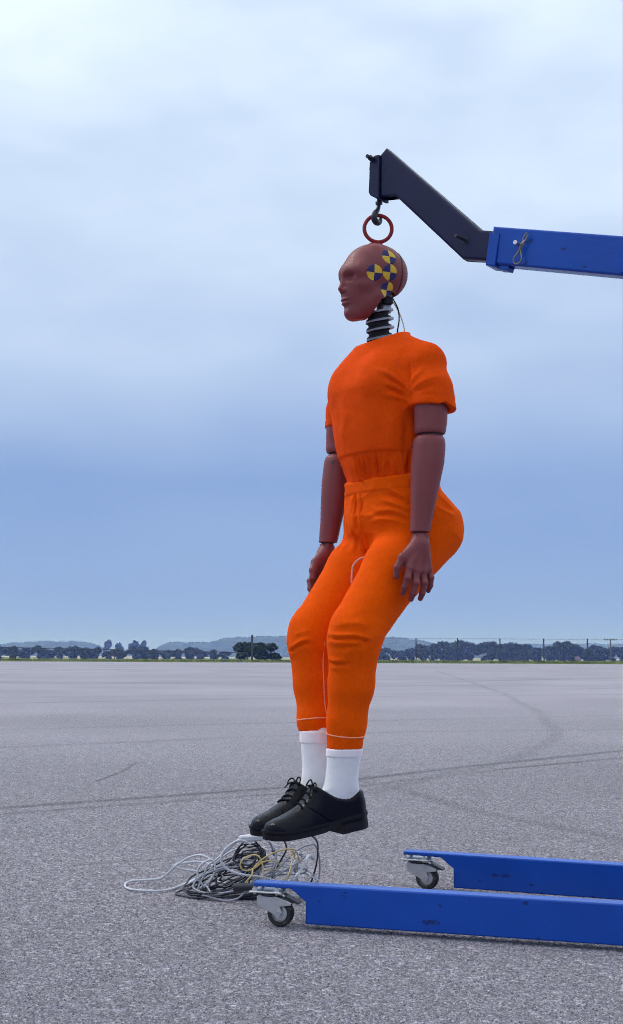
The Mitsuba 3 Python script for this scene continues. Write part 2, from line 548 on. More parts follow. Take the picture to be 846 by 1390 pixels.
scene['tape_blue_mat'] = prin((0.012, 0.03, 0.22), 0.4)

# ------------------------------------------------------------------ air
scene['air'] = {'type': 'homogeneous', 'albedo': {'type': 'rgb', 'value': [0.95, 0.95, 0.95]}, 'sigma_t': {'type': 'rgb', 'value': [0.00009, 0.00013, 0.00034]}}
scene['haze'] = {'type': 'cube', 'to_world': T().translate([0, 1500, 22]).scale([2500, 2500, 26]), 'bsdf': {'type': 'null'}, 'interior': {'type': 'ref', 'id': 'air'}}
tag('haze', 'thin bluish air over the airfield', 'haze', kind='stuff')

# ------------------------------------------------------------------ ground


def grid_sheet(xs, ys, zf):
    X, Y = np.meshgrid(xs, ys, indexing='ij')
    V = np.stack([X, Y, zf(X, Y)], -1).reshape(-1, 3)
    nx, ny = len(xs), len(ys)
    i, j = np.meshgrid(np.arange(nx - 1), np.arange(ny - 1), indexing='ij')
    a = (i * ny + j).ravel()
    f = np.vstack([np.stack([a, a + ny, a + ny + 1], 1), np.stack([a, a + ny + 1, a + 1], 1)])
    return trimesh.Trimesh(V, f, process=False)


put('field', grid_sheet(np.linspace(-2400, 2400, 3), [-900, 100, 150, 172, 220, 270, 330, 1000, 3900], lambda x, y: np.interp(y, [0, 172, 220, 270, 330], [-0.06, -0.06, -0.6, -1.8, -2.3])), 'field_mat', kind='structure')
put('tarmac', grid_sheet([-400, 0, 400], [-120, 20, 131], lambda x, y: np.zeros_like(x)), 'tarmac_mat', kind='structure')

rng = np.random.default_rng(5)
# coarse chippings standing out of the surface near the camera
NS = 150000
cy0 = 2.2 * (11.0 / 2.2) ** (rng.uniform(0, 1, NS) ** 1.15)
cx0 = rng.uniform(-1, 1, NS) * (cy0 * 0.25 + 0.1) + 0.02
sr = rng.uniform(0.0022, 0.0052, NS)
sa = rng.uniform(0, 2 * np.pi, NS)
hs = sr * rng.uniform(0.35, 0.75, NS)
ring_ = []
for q4 in range(4):
    aa = sa + q4 * np.pi / 2 + rng.uniform(-0.4, 0.4, NS)
    rr = sr * rng.uniform(0.75, 1.15, NS)
    ring_.append(np.stack([cx0 + rr * np.cos(aa), cy0 + rr * np.sin(aa), np.full(NS, -0.0006)], 1))
apex = np.stack([cx0 + rng.normal(0, 0.3, NS) * sr, cy0 + rng.normal(0, 0.3, NS) * sr, hs], 1)
V = np.stack(ring_ + [apex], 1).reshape(-1, 3)
i5 = np.arange(NS)[:, None] * 5
F = np.vstack([i5 + [a, (a + 1) % 4, 4] for a in range(4)])
shade = np.repeat(np.clip(rng.lognormal(0, 0.30, NS), 0.4, 2.2), 5)[:, None] * np.array([[0.198, 0.187, 0.218]])
put('stone_chips', trimesh.Trimesh(V, F, process=False), 'chip_mat', 'tarmac', kind='stuff', color=np.clip(shade, 0, 0.6))


def verge_z(x, y):
    t = np.clip((y - 131.0) / 1.2, 0, 1)
    e = np.clip((170 - y) / 20, 0, 1)
    nz = np.asarray(meshkit.noise(np.stack([x.ravel() * 0.35, y.ravel() * 0.35, 0 * x.ravel()], 1))).reshape(x.shape)
    return -0.03 + (0.17 + 0.12 * nz) * np.minimum(t, e) + 0.03 * t


put('grass_verge', grid_sheet(np.linspace(-120, 120, 401), np.concatenate([[131.0, 131.4, 132, 132.6], np.linspace(133.5, 170, 14)]), verge_z), 'verge_mat', smooth=True, kind='structure')
# rough grass along the edge
nb = 9000
bx = rng.uniform(-60, 60, nb)
by = 131.3 + rng.uniform(0, 1, nb) ** 2 * 6
bh = rng.uniform(0.07, 0.26, nb) * (0.5 + 0.9 * np.asarray(meshkit.noise(np.stack([bx * 0.3, by, 0 * bx], 1))))
ba = rng.uniform(0, np.pi, nb)
bw = 0.05
base = np.stack([bx, by, np.full(nb, 0.12)], 1)
dv = np.stack([np.cos(ba) * bw, np.sin(ba) * bw, 0 * ba], 1)
tip = base + np.stack([rng.normal(0, 0.05, nb), rng.normal(0, 0.05, nb), bh], 1)
V = np.stack([base - dv, base + dv, tip], 1).reshape(-1, 3)
k = put('rough_grass', trimesh.Trimesh(V, np.arange(nb * 3).reshape(-1, 3), process=False), 'verge_mat', kind='stuff')
tag(k, 'rough green grass along the far edge of the tarmac', 'grass')

# ------------------------------------------------------------------ hills and far woods
def hill_mesh(y0, depth, prof, x0, x1, step, canopy, seed):
    xs = np.arange(x0, x1 + step, step)
    ys = y0 + np.linspace(0, 1, max(10, int(depth / (step * 1.3)))) * depth
    px = np.array([p[0] for p in prof], float)
    pz = np.array([p[1] for p in prof], float)

    def z(x, y):
        ridge = PchipInterpolator(px, pz)(np.clip(x, px[0], px[-1]))
        t = (y - y0) / depth
        sh = np.sin(np.pi * np.clip(t, 0, 1)) ** 0.7
        q = np.stack([x.ravel() / canopy, y.ravel() / canopy, np.full(x.size, seed)], 1)
        nz = np.asarray(meshkit.noise(q)).reshape(x.shape)
        nz2 = np.asarray(meshkit.noise(q * 0.22 + 9)).reshape(x.shape)
        return -2.3 + np.where(ridge > 0.5, ridge * sh * (0.92 + 0.10 * nz2) + canopy * 0.45 * (nz - 0.3) * np.clip(sh * 4, 0, 1) * np.clip(ridge / 20, 0, 1), 0) - 0.3
    return grid_sheet(xs, ys, z)


# y = 3600: one pixel of the photograph is about 2 m
put('wooded_hill', hill_mesh(2500, 400, [(-700, 0), (-580, 26), (-490, 29), (-440, 24), (-416, 9), (-402, 0)], -700, -400, 5, 12, 1.0), 'forest_mat', smooth=True, kind='structure')
put('wooded_hill', hill_mesh(2500, 420, [(-312, 0), (-302, 17), (-282, 29), (-230, 28), (-205, 29), (-164, 37), (-99, 40), (46, 39), (115, 37), (160, 39), (206, 35), (252, 28), (320, 24), (427, 20), (534, 12), (610, 0)], -314, 612, 5, 12, 2.0), 'forest_mat', smooth=True, kind='structure')
put('far_ridge', hill_mesh(3300, 400, [(-1500, 0), (-900, 14), (-500, 12), (-100, 14), (250, 24), (560, 34), (880, 36), (1300, 24), (1600, 0)], -1500, 1600, 16, 20, 3.0), 'forest_mat', smooth=True, kind='structure')


# ------------------------------------------------------------------ trees
def tree_meshes(seed, h=1.0, w=1.0, n=900, trunk=0.22, lobes=9, leaf=0.05):
    r = np.random.default_rng(seed)
    cs, rs = [], []
    for _ in range(lobes):
        a, q = r.uniform(0, 2 * np.pi), math.sqrt(r.uniform(0, 1))
        z = r.uniform(trunk + 0.12, 0.84)
        wide = math.sin(np.pi * np.clip((z - trunk * 0.5) / (1.02 - trunk * 0.5), 0, 1)) ** 0.6
        cs.append([math.cos(a) * q * 0.36 * w * wide, math.sin(a) * q * 0.36 * w * wide, z])
        rs.append(r.uniform(0.11, 0.2))
    cs, rs = np.array(cs), np.array(rs)
    k = r.integers(0, lobes, n)
    d = r.normal(size=(n, 3))
    d /= np.linalg.norm(d, axis=1, keepdims=True)
    rad = rs[k] * r.uniform(0.25, 1.05, n) ** 0.5
    c = cs[k] + d * rad[:, None] * np.array([1.15, 1.15, 0.9])
    u = r.normal(size=(n, 3))
    u /= np.linalg.norm(u, axis=1, keepdims=True)
    v = np.cross(u, r.normal(size=(n, 3)))
    v /= np.linalg.norm(v, axis=1, keepdims=True)
    s = leaf * r.uniform(0.6, 1.4, n)[:, None]
    V = np.stack([c - u * s, c + u * s * 0.9 + v * s * 0.5, c + v * s * 1.2, c - v * s * 0.9 + u * s * 0.2], 1).reshape(-1, 3)
    i = np.arange(n)[:, None] * 4
    F = np.vstack([i + [0, 1, 2], i + [0, 3, 1]])
    crown = trimesh.Trimesh(V, F, process=False)
    parts = [cyl([0, 0, -0.02], [0, 0, trunk + 0.25], 0.028, 7, 0.016)]
    for j in range(min(5, lobes)):
        parts.append(cyl([0, 0, trunk + 0.05 * j * 0.6], cs[j] * 0.8 + np.array([0, 0, 0.05]), 0.013, 5, 0.005))
    return crown, cat(*parts)


VAR = []
for s in range(5):
    cr, tr = tree_meshes(20 + s, w=[1.1, 1.3, 1.0, 1.4, 0.9][s], n=1400, trunk=0.04, lobes=[14, 16, 12, 18, 12][s], leaf=0.058)
    VAR.append((mikit.ply(cr, 'leaf_mat'), mikit.ply(tr, 'bark_mat')))


def tree(name, x, y, h, w, variant, rot, label, group=None, z=-2.35, cate='tree'):
    key = numbered(name)
    tw = T().translate([x, y, z]).rotate([0, 0, 1], rot).scale([w, w, h])
    tag(key, label, cate, group)
    scene[key + '__crown'] = {**VAR[variant][0], 'to_world': tw}
    scene[key + '__trunk'] = {**VAR[variant][1], 'to_world': tw}
    return key


def px2x(px, y):
    return (px - 423) / FPX * y


# the left row at the field's edge, about 620 m off
rt = np.random.default_rng(77)
left_row = [(-10, 15), (4, 16), (22, 14), (38, 12), (57, 16), (72, 12), (86, 14), (106, 15), (121, 13), (134, 14), (150, 11), (164, 12), (186, 15), (198, 14), (214, 12), (229, 13), (242, 12), (262, 14), (274, 11), (291, 11), (307, 11)]
for i, (px, hp) in enumerate(left_row):
    y = 620 + rt.uniform(-25, 25)
    hm = (hp + 5) * y / FPX * 1.05
    tree('field_tree', px2x(px, y), y, hm, hm * rt.uniform(1.0, 1.45), i % 5, rt.uniform(0, 360), 'small round dark tree in the row along the field left of the dummy', 'trees in the row along the field left of the dummy')
# taller pale trees farther off, behind the row
for i, (px, hp) in enumerate([(150, 19), (165, 15), (184, 18), (197, 18)]):
    y = 1300
    tree('distant_tree', px2x(px, y), y, (hp + 4) * y / FPX * 1.1, 11 * y / FPX * 1.2, (i + 1) % 5, 70 * i, 'hazy blue tree standing above the tree row, in the gap between the two wooded hills', 'hazy trees in the gap between the hills')
# right hand woods: big dark trees, about 650 m
right = [(517, 10), (528, 15), (545, 14), (560, 15), (574, 20), (586, 22), (598, 24), (612, 25), (626, 25), (640, 22), (655, 24), (668, 24), (681, 19), (692, 23), (706, 17), (712, 22), (726, 17), (748, 22), (757, 25), (765, 26), (775, 22), (785, 17), (797, 19), (806, 20), (818, 17), (831, 18), (845, 18)]
for i, (px, hp) in enumerate(right):
    y = 680 + rt.uniform(-50, 60)
    hm = (hp + 4) * y / FPX * 1.02
    tree('woodland_tree', px2x(px, y), y, hm, max(hm * rt.uniform(0.95, 1.25), 6.0), (i * 2 + 1) % 5, rt.uniform(0, 360), 'dark broad tree of the wood behind the post fence, right of the dummy', 'dark trees of the wood behind the fence, right of the dummy')

# the two dark bushes by the tall post
def bush(px, y, h, w, seed, label):
    key = numbered('round_bush')
    cr, tr = tree_meshes(seed, h=1, w=1.25, n=3000, trunk=0.02, lobes=18, leaf=0.055)
    tw = T().translate([px2x(px, y), y, -0.4]).scale([w, w, h])
    tag(key, label, 'bush')
    scene[key + '__crown'] = {**mikit.ply(cr, 'leaf_mat'), 'to_world': tw}
    scene[key + '__stem'] = {**mikit.ply(tr, 'bark_mat'), 'to_world': tw}


bush(337, 190, 3.3, 3.7, 3, 'left one of the two dark green bushes at the tall fence post')
bush(362, 196, 3.05, 4.3, 4, 'wider dark green bush just right of the tall fence post')

# ------------------------------------------------------------------ fences
def fence_run(key, xs, y, zt, post_w, mesh_gap=0.15, wire=0.0017, tops=True):
    for i, x in enumerate(xs):
        put('post', cat(box([x - post_w / 2, y - post_w / 2, -0.05], [x + post_w / 2, y + post_w / 2, zt]),
                        cyl([x, y, zt], [x, y, zt + 0.03], post_w * 0.55, 8, post_w * 0.2)), 'post_mat', key)
    for a, b in zip(xs[:-1], xs[1:]):
        ms = []
        for z in np.arange(0.15, zt - 0.04, mesh_gap):
            ms.append(box([a, y - wire, z - wire], [b, y + wire, z + wire]))
        for x in np.arange(a + 0.1, b - 0.05, mesh_gap):
            ms.append(box([x - wire, y + wire, 0.12], [x + wire, y + wire * 3, zt - 0.06]))
        put('wire_mesh', cat(*ms), 'wire_mat', key, kind='stuff')
        ms = [box([a, y - 0.014, zt - 0.05], [b, y + 0.014, zt - 0.022])]
        put('top_wire', cat(*ms), 'wire_mat', key)


key = 'post_fence'
tag(key, 'tall fence of dark posts and fine wire mesh along the far edge of the tarmac', 'fence')
fence_run(key, [px2x(p, 134) for p in (400, 456, 511, 565, 621, 678, 737, 796, 855, 913)], 134, 2.48, 0.11)
key = 'corner_post'
tag(key, 'tall single dark post standing in front of the two bushes', 'post')
x = px2x(344, 133)
put('shaft', box([x - 0.1, 132.9, -0.05], [x + 0.1, 133.1, 2.66]), 'post_mat', key)
put('cap', cyl([x, 133, 2.66], [x, 133, 2.73], 0.12, 8, 0.05), 'post_mat', key)
# low rail fence on the left
key = 'rail_fence'
tag(key, 'low fence with one dark rail along the far left edge of the tarmac', 'fence')
xa, xb = px2x(-20, 142), px2x(338, 142)
za = lambda x: 1.46 + (x - xa) / (xb - xa) * (0.98 - 1.46)
px_ = np.linspace(xa, xb, 9)
for x in px_:
    put('post', box([x - 0.035, 141.96, -0.05], [x + 0.035, 142.04, za(x) + 0.03]), 'post_mat', key)
for a, b in zip(px_[:-1], px_[1:]):
    put('rail', cyl([a, 141.93, za(a)], [b, 141.93, za(b)], 0.042, 7), 'post_mat', key)

# power pole
key = 'utility_pole'
y = 330
x = px2x(827, y)
tag(key, 'wooden utility pole with a crossarm, at the right end of the fence', 'pole')
put('pole', cyl([x, y, -2.4], [x, y, 5.2], 0.17, 10, 0.13), 'wood_mat', key)
put('crossarm', box([x - 1.6, y - 0.24, 4.8], [x + 1.6, y - 0.14, 4.98]), 'wood_mat', key)
for dx in (-1.45, -0.75, 0.75, 1.45):
    put('insulator', cyl([x + dx, y - 0.19, 4.98], [x + dx, y - 0.19, 5.28], 0.06, 8, 0.04), 'window_mat', key)


def house(px, y, w, d, h, rz, label):
    key = numbered('farmhouse')
    tag(key, label, 'house')
    M = basis([math.cos(rz), math.sin(rz), 0], [-math.sin(rz), math.cos(rz), 0], [0, 0, 1], [px2x(px, y), y, -2.9])
    put('wall', xf(cat(box([-w / 2, -d / 2, 0], [w / 2, d / 2, h]), prism([(-d / 2, 0), (d / 2, 0), (0, d * 0.42)], -w / 2, w / 2, basis([0, 1, 0], [1, 0, 0], [0, 0, 1], [0, 0, h]))), M), 'plaster_mat', key)
    rf = []
    for s in (-1, 1):
        rf.append(prism([(0, d * 0.42 + 0.05), (s * (d / 2 + 0.4), -0.36), (s * (d / 2 + 0.4), -0.16), (0, d * 0.42 + 0.3)], -w / 2 - 0.3, w / 2 + 0.3, basis([0, 1, 0], [1, 0, 0], [0, 0, 1], [0, 0, h])))
    r = put('roof', xf(cat(*rf), M), 'roof_mat', key)
    put('chimney', xf(box([w * 0.2, -0.4, h + d * 0.3], [w * 0.2 + 0.7, 0.3, h + d * 0.42 + 1.1]), M), 'plaster_mat', r)
    for wx in (-w * 0.3, 0, w * 0.3):
        put('window', xf(box([wx - 0.5, -d / 2 - 0.03, h * 0.35], [wx + 0.5, -d / 2 + 0.02, h * 0.8]), M), 'window_mat', key)


house(777, 640, 4.6, 4.4, 2.2, 0.12, 'small low red roofed house before the wood, near the fence end at right')

# ------------------------------------------------------------------ the workshop crane (hoist)
HO = 'shop_crane'
tag(HO, 'blue wheeled workshop crane with a dark bent jib holding up the dummy', 'workshop crane')
OX, OY = 0.197, 3.868
a23 = math.radians(-34)
mdir = np.array([math.cos(a23), math.sin(a23), 0])
ndir = np.array([-mdir[1], mdir[0], 0])            # away from the camera
MB = basis(mdir, ndir, [0, 0, 1], [OX, OY, 0])     # local: x along the boom towards the mast, y away, z up

# outer boom: polygon in (t, z)
sl = -0.2510
bt = lambda t: 1.9035 + sl * (t - 0.396)
bb = lambda t: 1.7985 + sl * (t - 0.378)
TE = 1.47


def chamfer_prism(poly, lo, hi, M, c=0.004):
    """prism whose long edges are rounded: hull-free, by stacked offset sections"""
    import shapely.geometry as sg
    P = sg.Polygon(poly)
    secs = []
    for k in range(5):
        a = k / 4 * math.pi / 2
        secs.append((lo + c * (1 - math.sin(a)), c * (1 - math.cos(a))))
    ys = [s for s in secs] + [(hi - (y - lo), o) for y, o in secs[::-1]]
    ring0 = np.array(P.exterior.coords)[:-1]
    if sg.LinearRing(ring0).is_ccw is False:
        ring0 = ring0[::-1]
    n = len(ring0)

    def inset(o):
        out = []
        for i in range(n):
            p0, p1, p2 = ring0[i - 1], ring0[i], ring0[(i + 1) % n]
            d1, d2 = nrm(p1 - p0), nrm(p2 - p1)
            n1, n2 = np.array([-d1[1], d1[0]]), np.array([-d2[1], d2[0]])
            b = n1 + n2
            out.append(p1 + b / (b @ b) * 2 * o * 1.0)
        return np.array(out)
    V, F = [], []
    for y, o in [(ys[i][0], c - 0 - (c - ys[i][1]) if False else None) for i in range(0)]:
        pass
    allr = []
    for i, (y, _) in enumerate(ys):
        k = i if i < 5 else 9 - i
        o = c * (1 - math.sin(k / 4 * math.pi / 2))
        yy = lo + c * (1 - math.cos(k / 4 * math.pi / 2)) if i < 5 else hi - c * (1 - math.cos(k / 4 * math.pi / 2))
        allr.append((yy, inset(o)))
    for yy, rr in allr:
        V += [[x, yy, z] for x, z in rr]
    m = len(allr)
    for i in range(m - 1):
        for j in range(n):
            l = (j + 1) % n
            F += [[i * n + j, (i + 1) * n + j, (i + 1) * n + l], [i * n + j, (i + 1) * n + l, i * n + l]]
    vt, tf = trimesh.creation.triangulate_polygon(sg.Polygon(allr[0][1]), engine='earcut') if False else _tri(allr[0][1])
    for tri in tf:
        F.append(list(tri))
        F.append([(m - 1) * n + q for q in tri[::-1]])
    mm = trimesh.Trimesh(np.array(V, float), np.array(F), process=False)
    if mm.volume < 0:
        mm.invert()
    mm.apply_transform(M)
    return mm


def _tri(ring):
    """ear clipping of a small ccw ring"""
    idx = list(range(len(ring)))
    out = []
    cr = lambda a, b: a[0] * b[1] - a[1] * b[0]
    guard = 0
    while len(idx) > 3 and guard < 999:
        guard += 1
        for q in range(len(idx)):
            i, j, k = idx[q - 1], idx[q], idx[(q + 1) % len(idx)]
            a, b, c = ring[i], ring[j], ring[k]
            if cr(b - a, c - b) <= 1e-12:
                continue
            if any(cr(b - a, ring[o] - a) > 0 and cr(c - b, ring[o] - b) > 0 and cr(a - c, ring[o] - c) > 0 for o in idx if o not in (i, j, k)):
                continue
            out.append((i, j, k))
            idx.pop(q)
            break
    out.append(tuple(idx))
    return ring, out


boom = chamfer_prism([(0.379, bb(0.379)), (TE, bb(TE)), (TE, bt(TE)), (0.396, bt(0.396))], -0.03, 0.024, MB, 0.007)
put('boom', boom, 'blue_mat', HO, smooth=35)
# reinforcing collar at the mouth of the boom
q = lambda t, dz: (t, bb(t) + dz)
put('collar', cat(chamfer_prism([(0.374, bb(0.374) - 0.006), (0.403, bb(0.403) - 0.006), (0.417, bb(0.417) + 0.088), (0.388, bb(0.388) + 0.088)], -0.0365, -0.0295, MB, 0.002),
                  chamfer_prism([(0.374, bb(0.374) - 0.008), (0.403, bb(0.403) - 0.008), (0.403, bb(0.403) + 0.001), (0.374, bb(0.374) + 0.001)], -0.0345, 0.031, MB, 0.002),
                  chamfer_prism([(0.406, bb(0.406) - 0.013), (0.434, bb(0.434) - 0.013), (0.440, bb(0.440) + 0.001), (0.405, bb(0.405) + 0.001)], -0.020, 0.016, MB, 0.002)), 'blue_mat', HO, smooth=35)
# bent jib sliding in the boom
jib = chamfer_prism([(0.020, 2.062), (0.074, 2.056), (0.294, 1.8265), (0.379, bb(0.379) + 0.009), (0.65, bb(0.65) + 0.009), (0.65, bt(0.65) - 0.010), (0.353, 1.9025), (0.042, 2.2135), (0.020, 2.195)], -0.024, 0.019, MB, 0.009)
put('jib', jib, 'dark_paint_mat', HO, smooth=35, label='dark bent jib tube sticking out of the blue boom')
# short slot with a stub pin on the jib, weld line
put('jib_pin', xf(cat(cyl([0.296, -0.066, 1.884], [0.306, -0.020, 1.880], 0.0050, 12), cyl([0.305, -0.027, 1.880], [0.305, -0.0235, 1.880], 0.009, 12)), MB), 'gunmetal_mat', HO, smooth=40)
# hook bracket at the jib's head
br = chamfer_prism([(-0.014, 2.082), (-0.009, 2.072), (0.010, 2.060), (0.021, 2.058), (0.023, 2.192), (0.008, 2.194), (-0.010, 2.176)], -0.034, 0.030, MB, 0.004)
put('hook_bracket', br, 'dark_paint_mat', HO, smooth=35)
put('bracket_bolt', xf(cat(cyl([0.0, -0.048, 2.183], [0.0, 0.04, 2.183], 0.0085, 6), cyl([0.0, -0.062, 2.183], [0.0, -0.046, 2.183], 0.006, 12)), MB), 'gunmetal_mat', HO, smooth=30)
put('bracket_bolt', xf(cyl([-0.007, -0.020, 2.158], [-0.014, -0.020, 2.160], 0.008, 6), MB), 'gunmetal_mat', HO, smooth=30)
# hook: shank, then a J that opens away from the camera, seen edge-on
hk = catmull([(0.003, 0, 2.066), (0.002, 0, 2.045), (0.001, -0.006, 2.030), (-0.001, -0.017, 2.018), (-0.002, -0.019, 2.004), (-0.003, -0.010, 1.995), (-0.003, 0.003, 1.994), (-0.003, 0.014, 2.001), (-0.003, 0.018, 2.012), (-0.003, 0.022, 2.022)], 8)
hr = np.interp(np.linspace(0, 1, len(hk)), [0, 0.15, 0.32, 0.5, 0.62, 0.8, 1.0], [0.0060, 0.0060, 0.0088, 0.0100, 0.0088, 0.0075, 0.004])
put('hook', xf(cat(tube(hk, 0.01, 14, radii=hr), cyl([0.003, 0, 2.058], [0.003, 0, 2.050], 0.0105, 6)), MB), 'gunmetal_mat', HO, smooth=50)
# locking pin and its spring clip through the boom
pc = (0.476, 1.835)
put('locking_pin', xf(cyl([pc[0], -0.058, pc[1]], [pc[0], 0.045, pc[1] - 0.002], 0.0062, 16), MB), 'zinc_mat', HO, smooth=40)
clip = catmull([(pc[0] + 0.034, -0.047, pc[1] + 0.020), (pc[0] + 0.026, -0.047, pc[1] + 0.004), (pc[0] + 0.013, -0.048, pc[1] - 0.006), (pc[0] + 0.006, -0.048, pc[1] - 0.024), (pc[0] - 0.010, -0.047, pc[1] - 0.042), (pc[0] - 0.009, -0.046, pc[1] - 0.056), (pc[0] + 0.003, -0.046, pc[1] - 0.058), (pc[0] + 0.013, -0.046, pc[1] - 0.046), (pc[0] + 0.011, -0.046, pc[1] - 0.022), (pc[0] + 0.020, -0.046, pc[1] - 0.004), (pc[0] + 0.018, -0.045, pc[1] + 0.010), (pc[0] + 0.030, -0.045, pc[1] + 0.026)], 6)
put('spring_clip', xf(tube(clip, 0.0019, 7), MB), 'brass_mat', HO, smooth=True, label='bent wire spring clip on the locking pin')
put('boom_bolt', xf(cyl([0.772, -0.036, 1.716], [0.772, -0.028, 1.716], 0.010, 6), MB), 'blue_mat', HO, smooth=30)

# legs
def leg(p0, ang, s_tip, s_cut, s_end, who, wheel_s, brake):
    d = np.array([math.cos(ang), math.sin(ang), 0])
    nn = np.array([-d[1], d[0], 0])
    M = basis(d, nn, [0, 0, 1], [p0[0], p0[1], 0])   # local x from tip to mast, y = 0 at the front face, away positive
    W, TZ, BZ = 0.055, 0.112, 0.0145
    body = chamfer_prism([(s_tip, TZ - 0.010), (s_cut - 0.040, TZ - 0.012), (s_cut, TZ - 0.042), (s_cut, BZ), (s_end, BZ), (s_end, TZ), (s_tip, TZ)], 0, W, M, 0.0048)
    lk = put('leg', body, 'blue_mat', HO, smooth=35)
    ws = wheel_s
    C = HO + '__caster' if HO + '__caster__wheel' not in scene else HO + '__caster_001'
    cy0 = W * 0.5
    put('mounting_plate', xf(rbox([s_tip - 0.006, cy0 - 0.04, 0.0875], [s_tip + 0.082, cy0 + 0.04, 0.0915], 0.001), M), 'zinc_mat', C, smooth=30)
    for bx_, by_ in ((0.006, -0.028), (0.066, -0.028), (0.006, 0.028), (0.066, 0.028)):
        put('bolt', xf(cat(cyl([s_tip + bx_, cy0 + by_, 0.083], [s_tip + bx_, cy0 + by_, 0.1015], 0.0042, 10), cyl([s_tip + bx_, cy0 + by_, 0.0915], [s_tip + bx_, cy0 + by_, 0.0975], 0.0078, 6)), M), 'zinc_mat', C, smooth=30)
    sx = s_tip + 0.040                                   # swivel axis
    put('swivel', xf(cat(cyl([sx, cy0, 0.0875], [sx, cy0, 0.0805], 0.030, 28, 0.032), cyl([sx, cy0, 0.0805], [sx, cy0, 0.077], 0.026, 28)), M), 'gunmetal_mat', C, smooth=30)
    wx, wz, wr = ws, 0.0350, 0.0350
    ho = 0.020

    def side(y0, y1):
        return chamfer_prism([(sx - 0.031, 0.0765), (sx - 0.031, 0.060), (sx - 0.024, 0.050), (wx - 0.016, 0.034), (wx - 0.006, 0.024), (wx + 0.006, 0.026), (wx + 0.009, 0.040), (wx + 0.004, 0.053), (wx + 0.034, 0.057), (wx + 0.033, 0.063), (sx + 0.024, 0.0755), (sx + 0.0, 0.0772)], y0, y1, M, 0.0009)
    fork = cat(side(cy0 - ho, cy0 - ho + 0.003), side(cy0 + ho - 0.003, cy0 + ho),
               chamfer_prism([(sx - 0.0315, 0.060), (sx - 0.0285, 0.060), (sx - 0.0285, 0.0768), (sx - 0.0315, 0.0768)], cy0 - ho + 0.0005, cy0 + ho - 0.0005, M, 0.0009),
               chamfer_prism([(sx - 0.029, 0.0745), (sx + 0.024, 0.0735), (wx + 0.033, 0.0605), (wx + 0.035, 0.0635), (sx + 0.024, 0.0772), (sx - 0.029, 0.0790)], cy0 - ho + 0.0008, cy0 + ho - 0.0008, M, 0.0009))
    put('fork', fork, 'zinc_mat', C, smooth=30)
    # tyre by revolving a rounded section
    sec = np.array([(0.021, -0.0125), (0.031, -0.0135), (0.0335, -0.011), (0.0347, -0.006), (0.0350, 0), (0.0347, 0.006), (0.0335, 0.011), (0.031, 0.0135), (0.021, 0.0125)])
    tyre = trimesh.creation.revolve(np.vstack([sec, sec[:1]]), sections=48)
    MW = basis([1, 0, 0], [0, 0, 1], [0, -1, 0], [wx, cy0, wz])
    put('wheel', xf(xf(tyre, MW), M), 'tyre_mat', C, smooth=40)
    rim = trimesh.creation.revolve(np.array([(0.0, -0.0115), (0.007, -0.0115), (0.008, -0.009), (0.018, -0.008), (0.0205, -0.0123), (0.0212, -0.0123), (0.0212, 0.0123), (0.0205, 0.0123), (0.018, 0.008), (0.008, 0.009), (0.007, 0.0115), (0.0, 0.0115)]), sections=40)
    put('hub', xf(xf(rim, MW), M), 'zinc_mat', C, smooth=40)
    put('axle', xf(cat(cyl([wx, cy0 - 0.0245, wz], [wx, cy0 + 0.0245, wz], 0.0045, 12), cyl([wx, cy0 - 0.026, wz], [wx, cy0 - 0.0195, wz], 0.0078, 6), cyl([wx, cy0 + 0.0195, wz], [wx, cy0 + 0.026, wz], 0.0078, 6)), M), 'steel_mat', C, smooth=30)
    # brake pedal: a dark tongue with a bright edge, sloping back over the wheel
    ped = chamfer_prism([(wx + 0.000, 0.0795), (wx + 0.026, 0.0705), (wx + 0.050, 0.0600), (wx + 0.052, 0.0640), (wx + 0.030, 0.0745), (wx + 0.008, 0.0835)], cy0 - 0.016, cy0 + 0.016, M, 0.001)
    put('brake_pedal', ped, 'gunmetal_mat', C, smooth=30)
    put('brake_spring', xf(tube(catmull([(wx - 0.006, cy0 - 0.018, 0.0825), (wx + 0.006, cy0 - 0.019, 0.0845), (wx + 0.018, cy0 - 0.019, 0.0790)], 5), 0.0032, 8), M), 'steel_mat', C, smooth=True)
    return M


def leg_s(p0, ang, pt):
    return float((np.array(pt) - np.array(p0)) @ np.array([math.cos(ang), math.sin(ang)]))


pn, an = (0.149, 3.489), math.radians(-17.7)
pf, af = (0.429, 4.092), math.radians(-22.4)
sN = (leg_s(pn, an, (-0.148, 3.585)), leg_s(pn, an, (-0.0118, 3.537)))
sF = (leg_s(pf, af, (0.303, 4.20)), 0.0)
LN = leg(pn, an, sN[0], sN[1], 1.25, 'near', sN[0] + 0.0685, True)
LF = leg(pf, af, sF[0], sF[1], 1.22, 'far', sF[0] + 0.068, True)
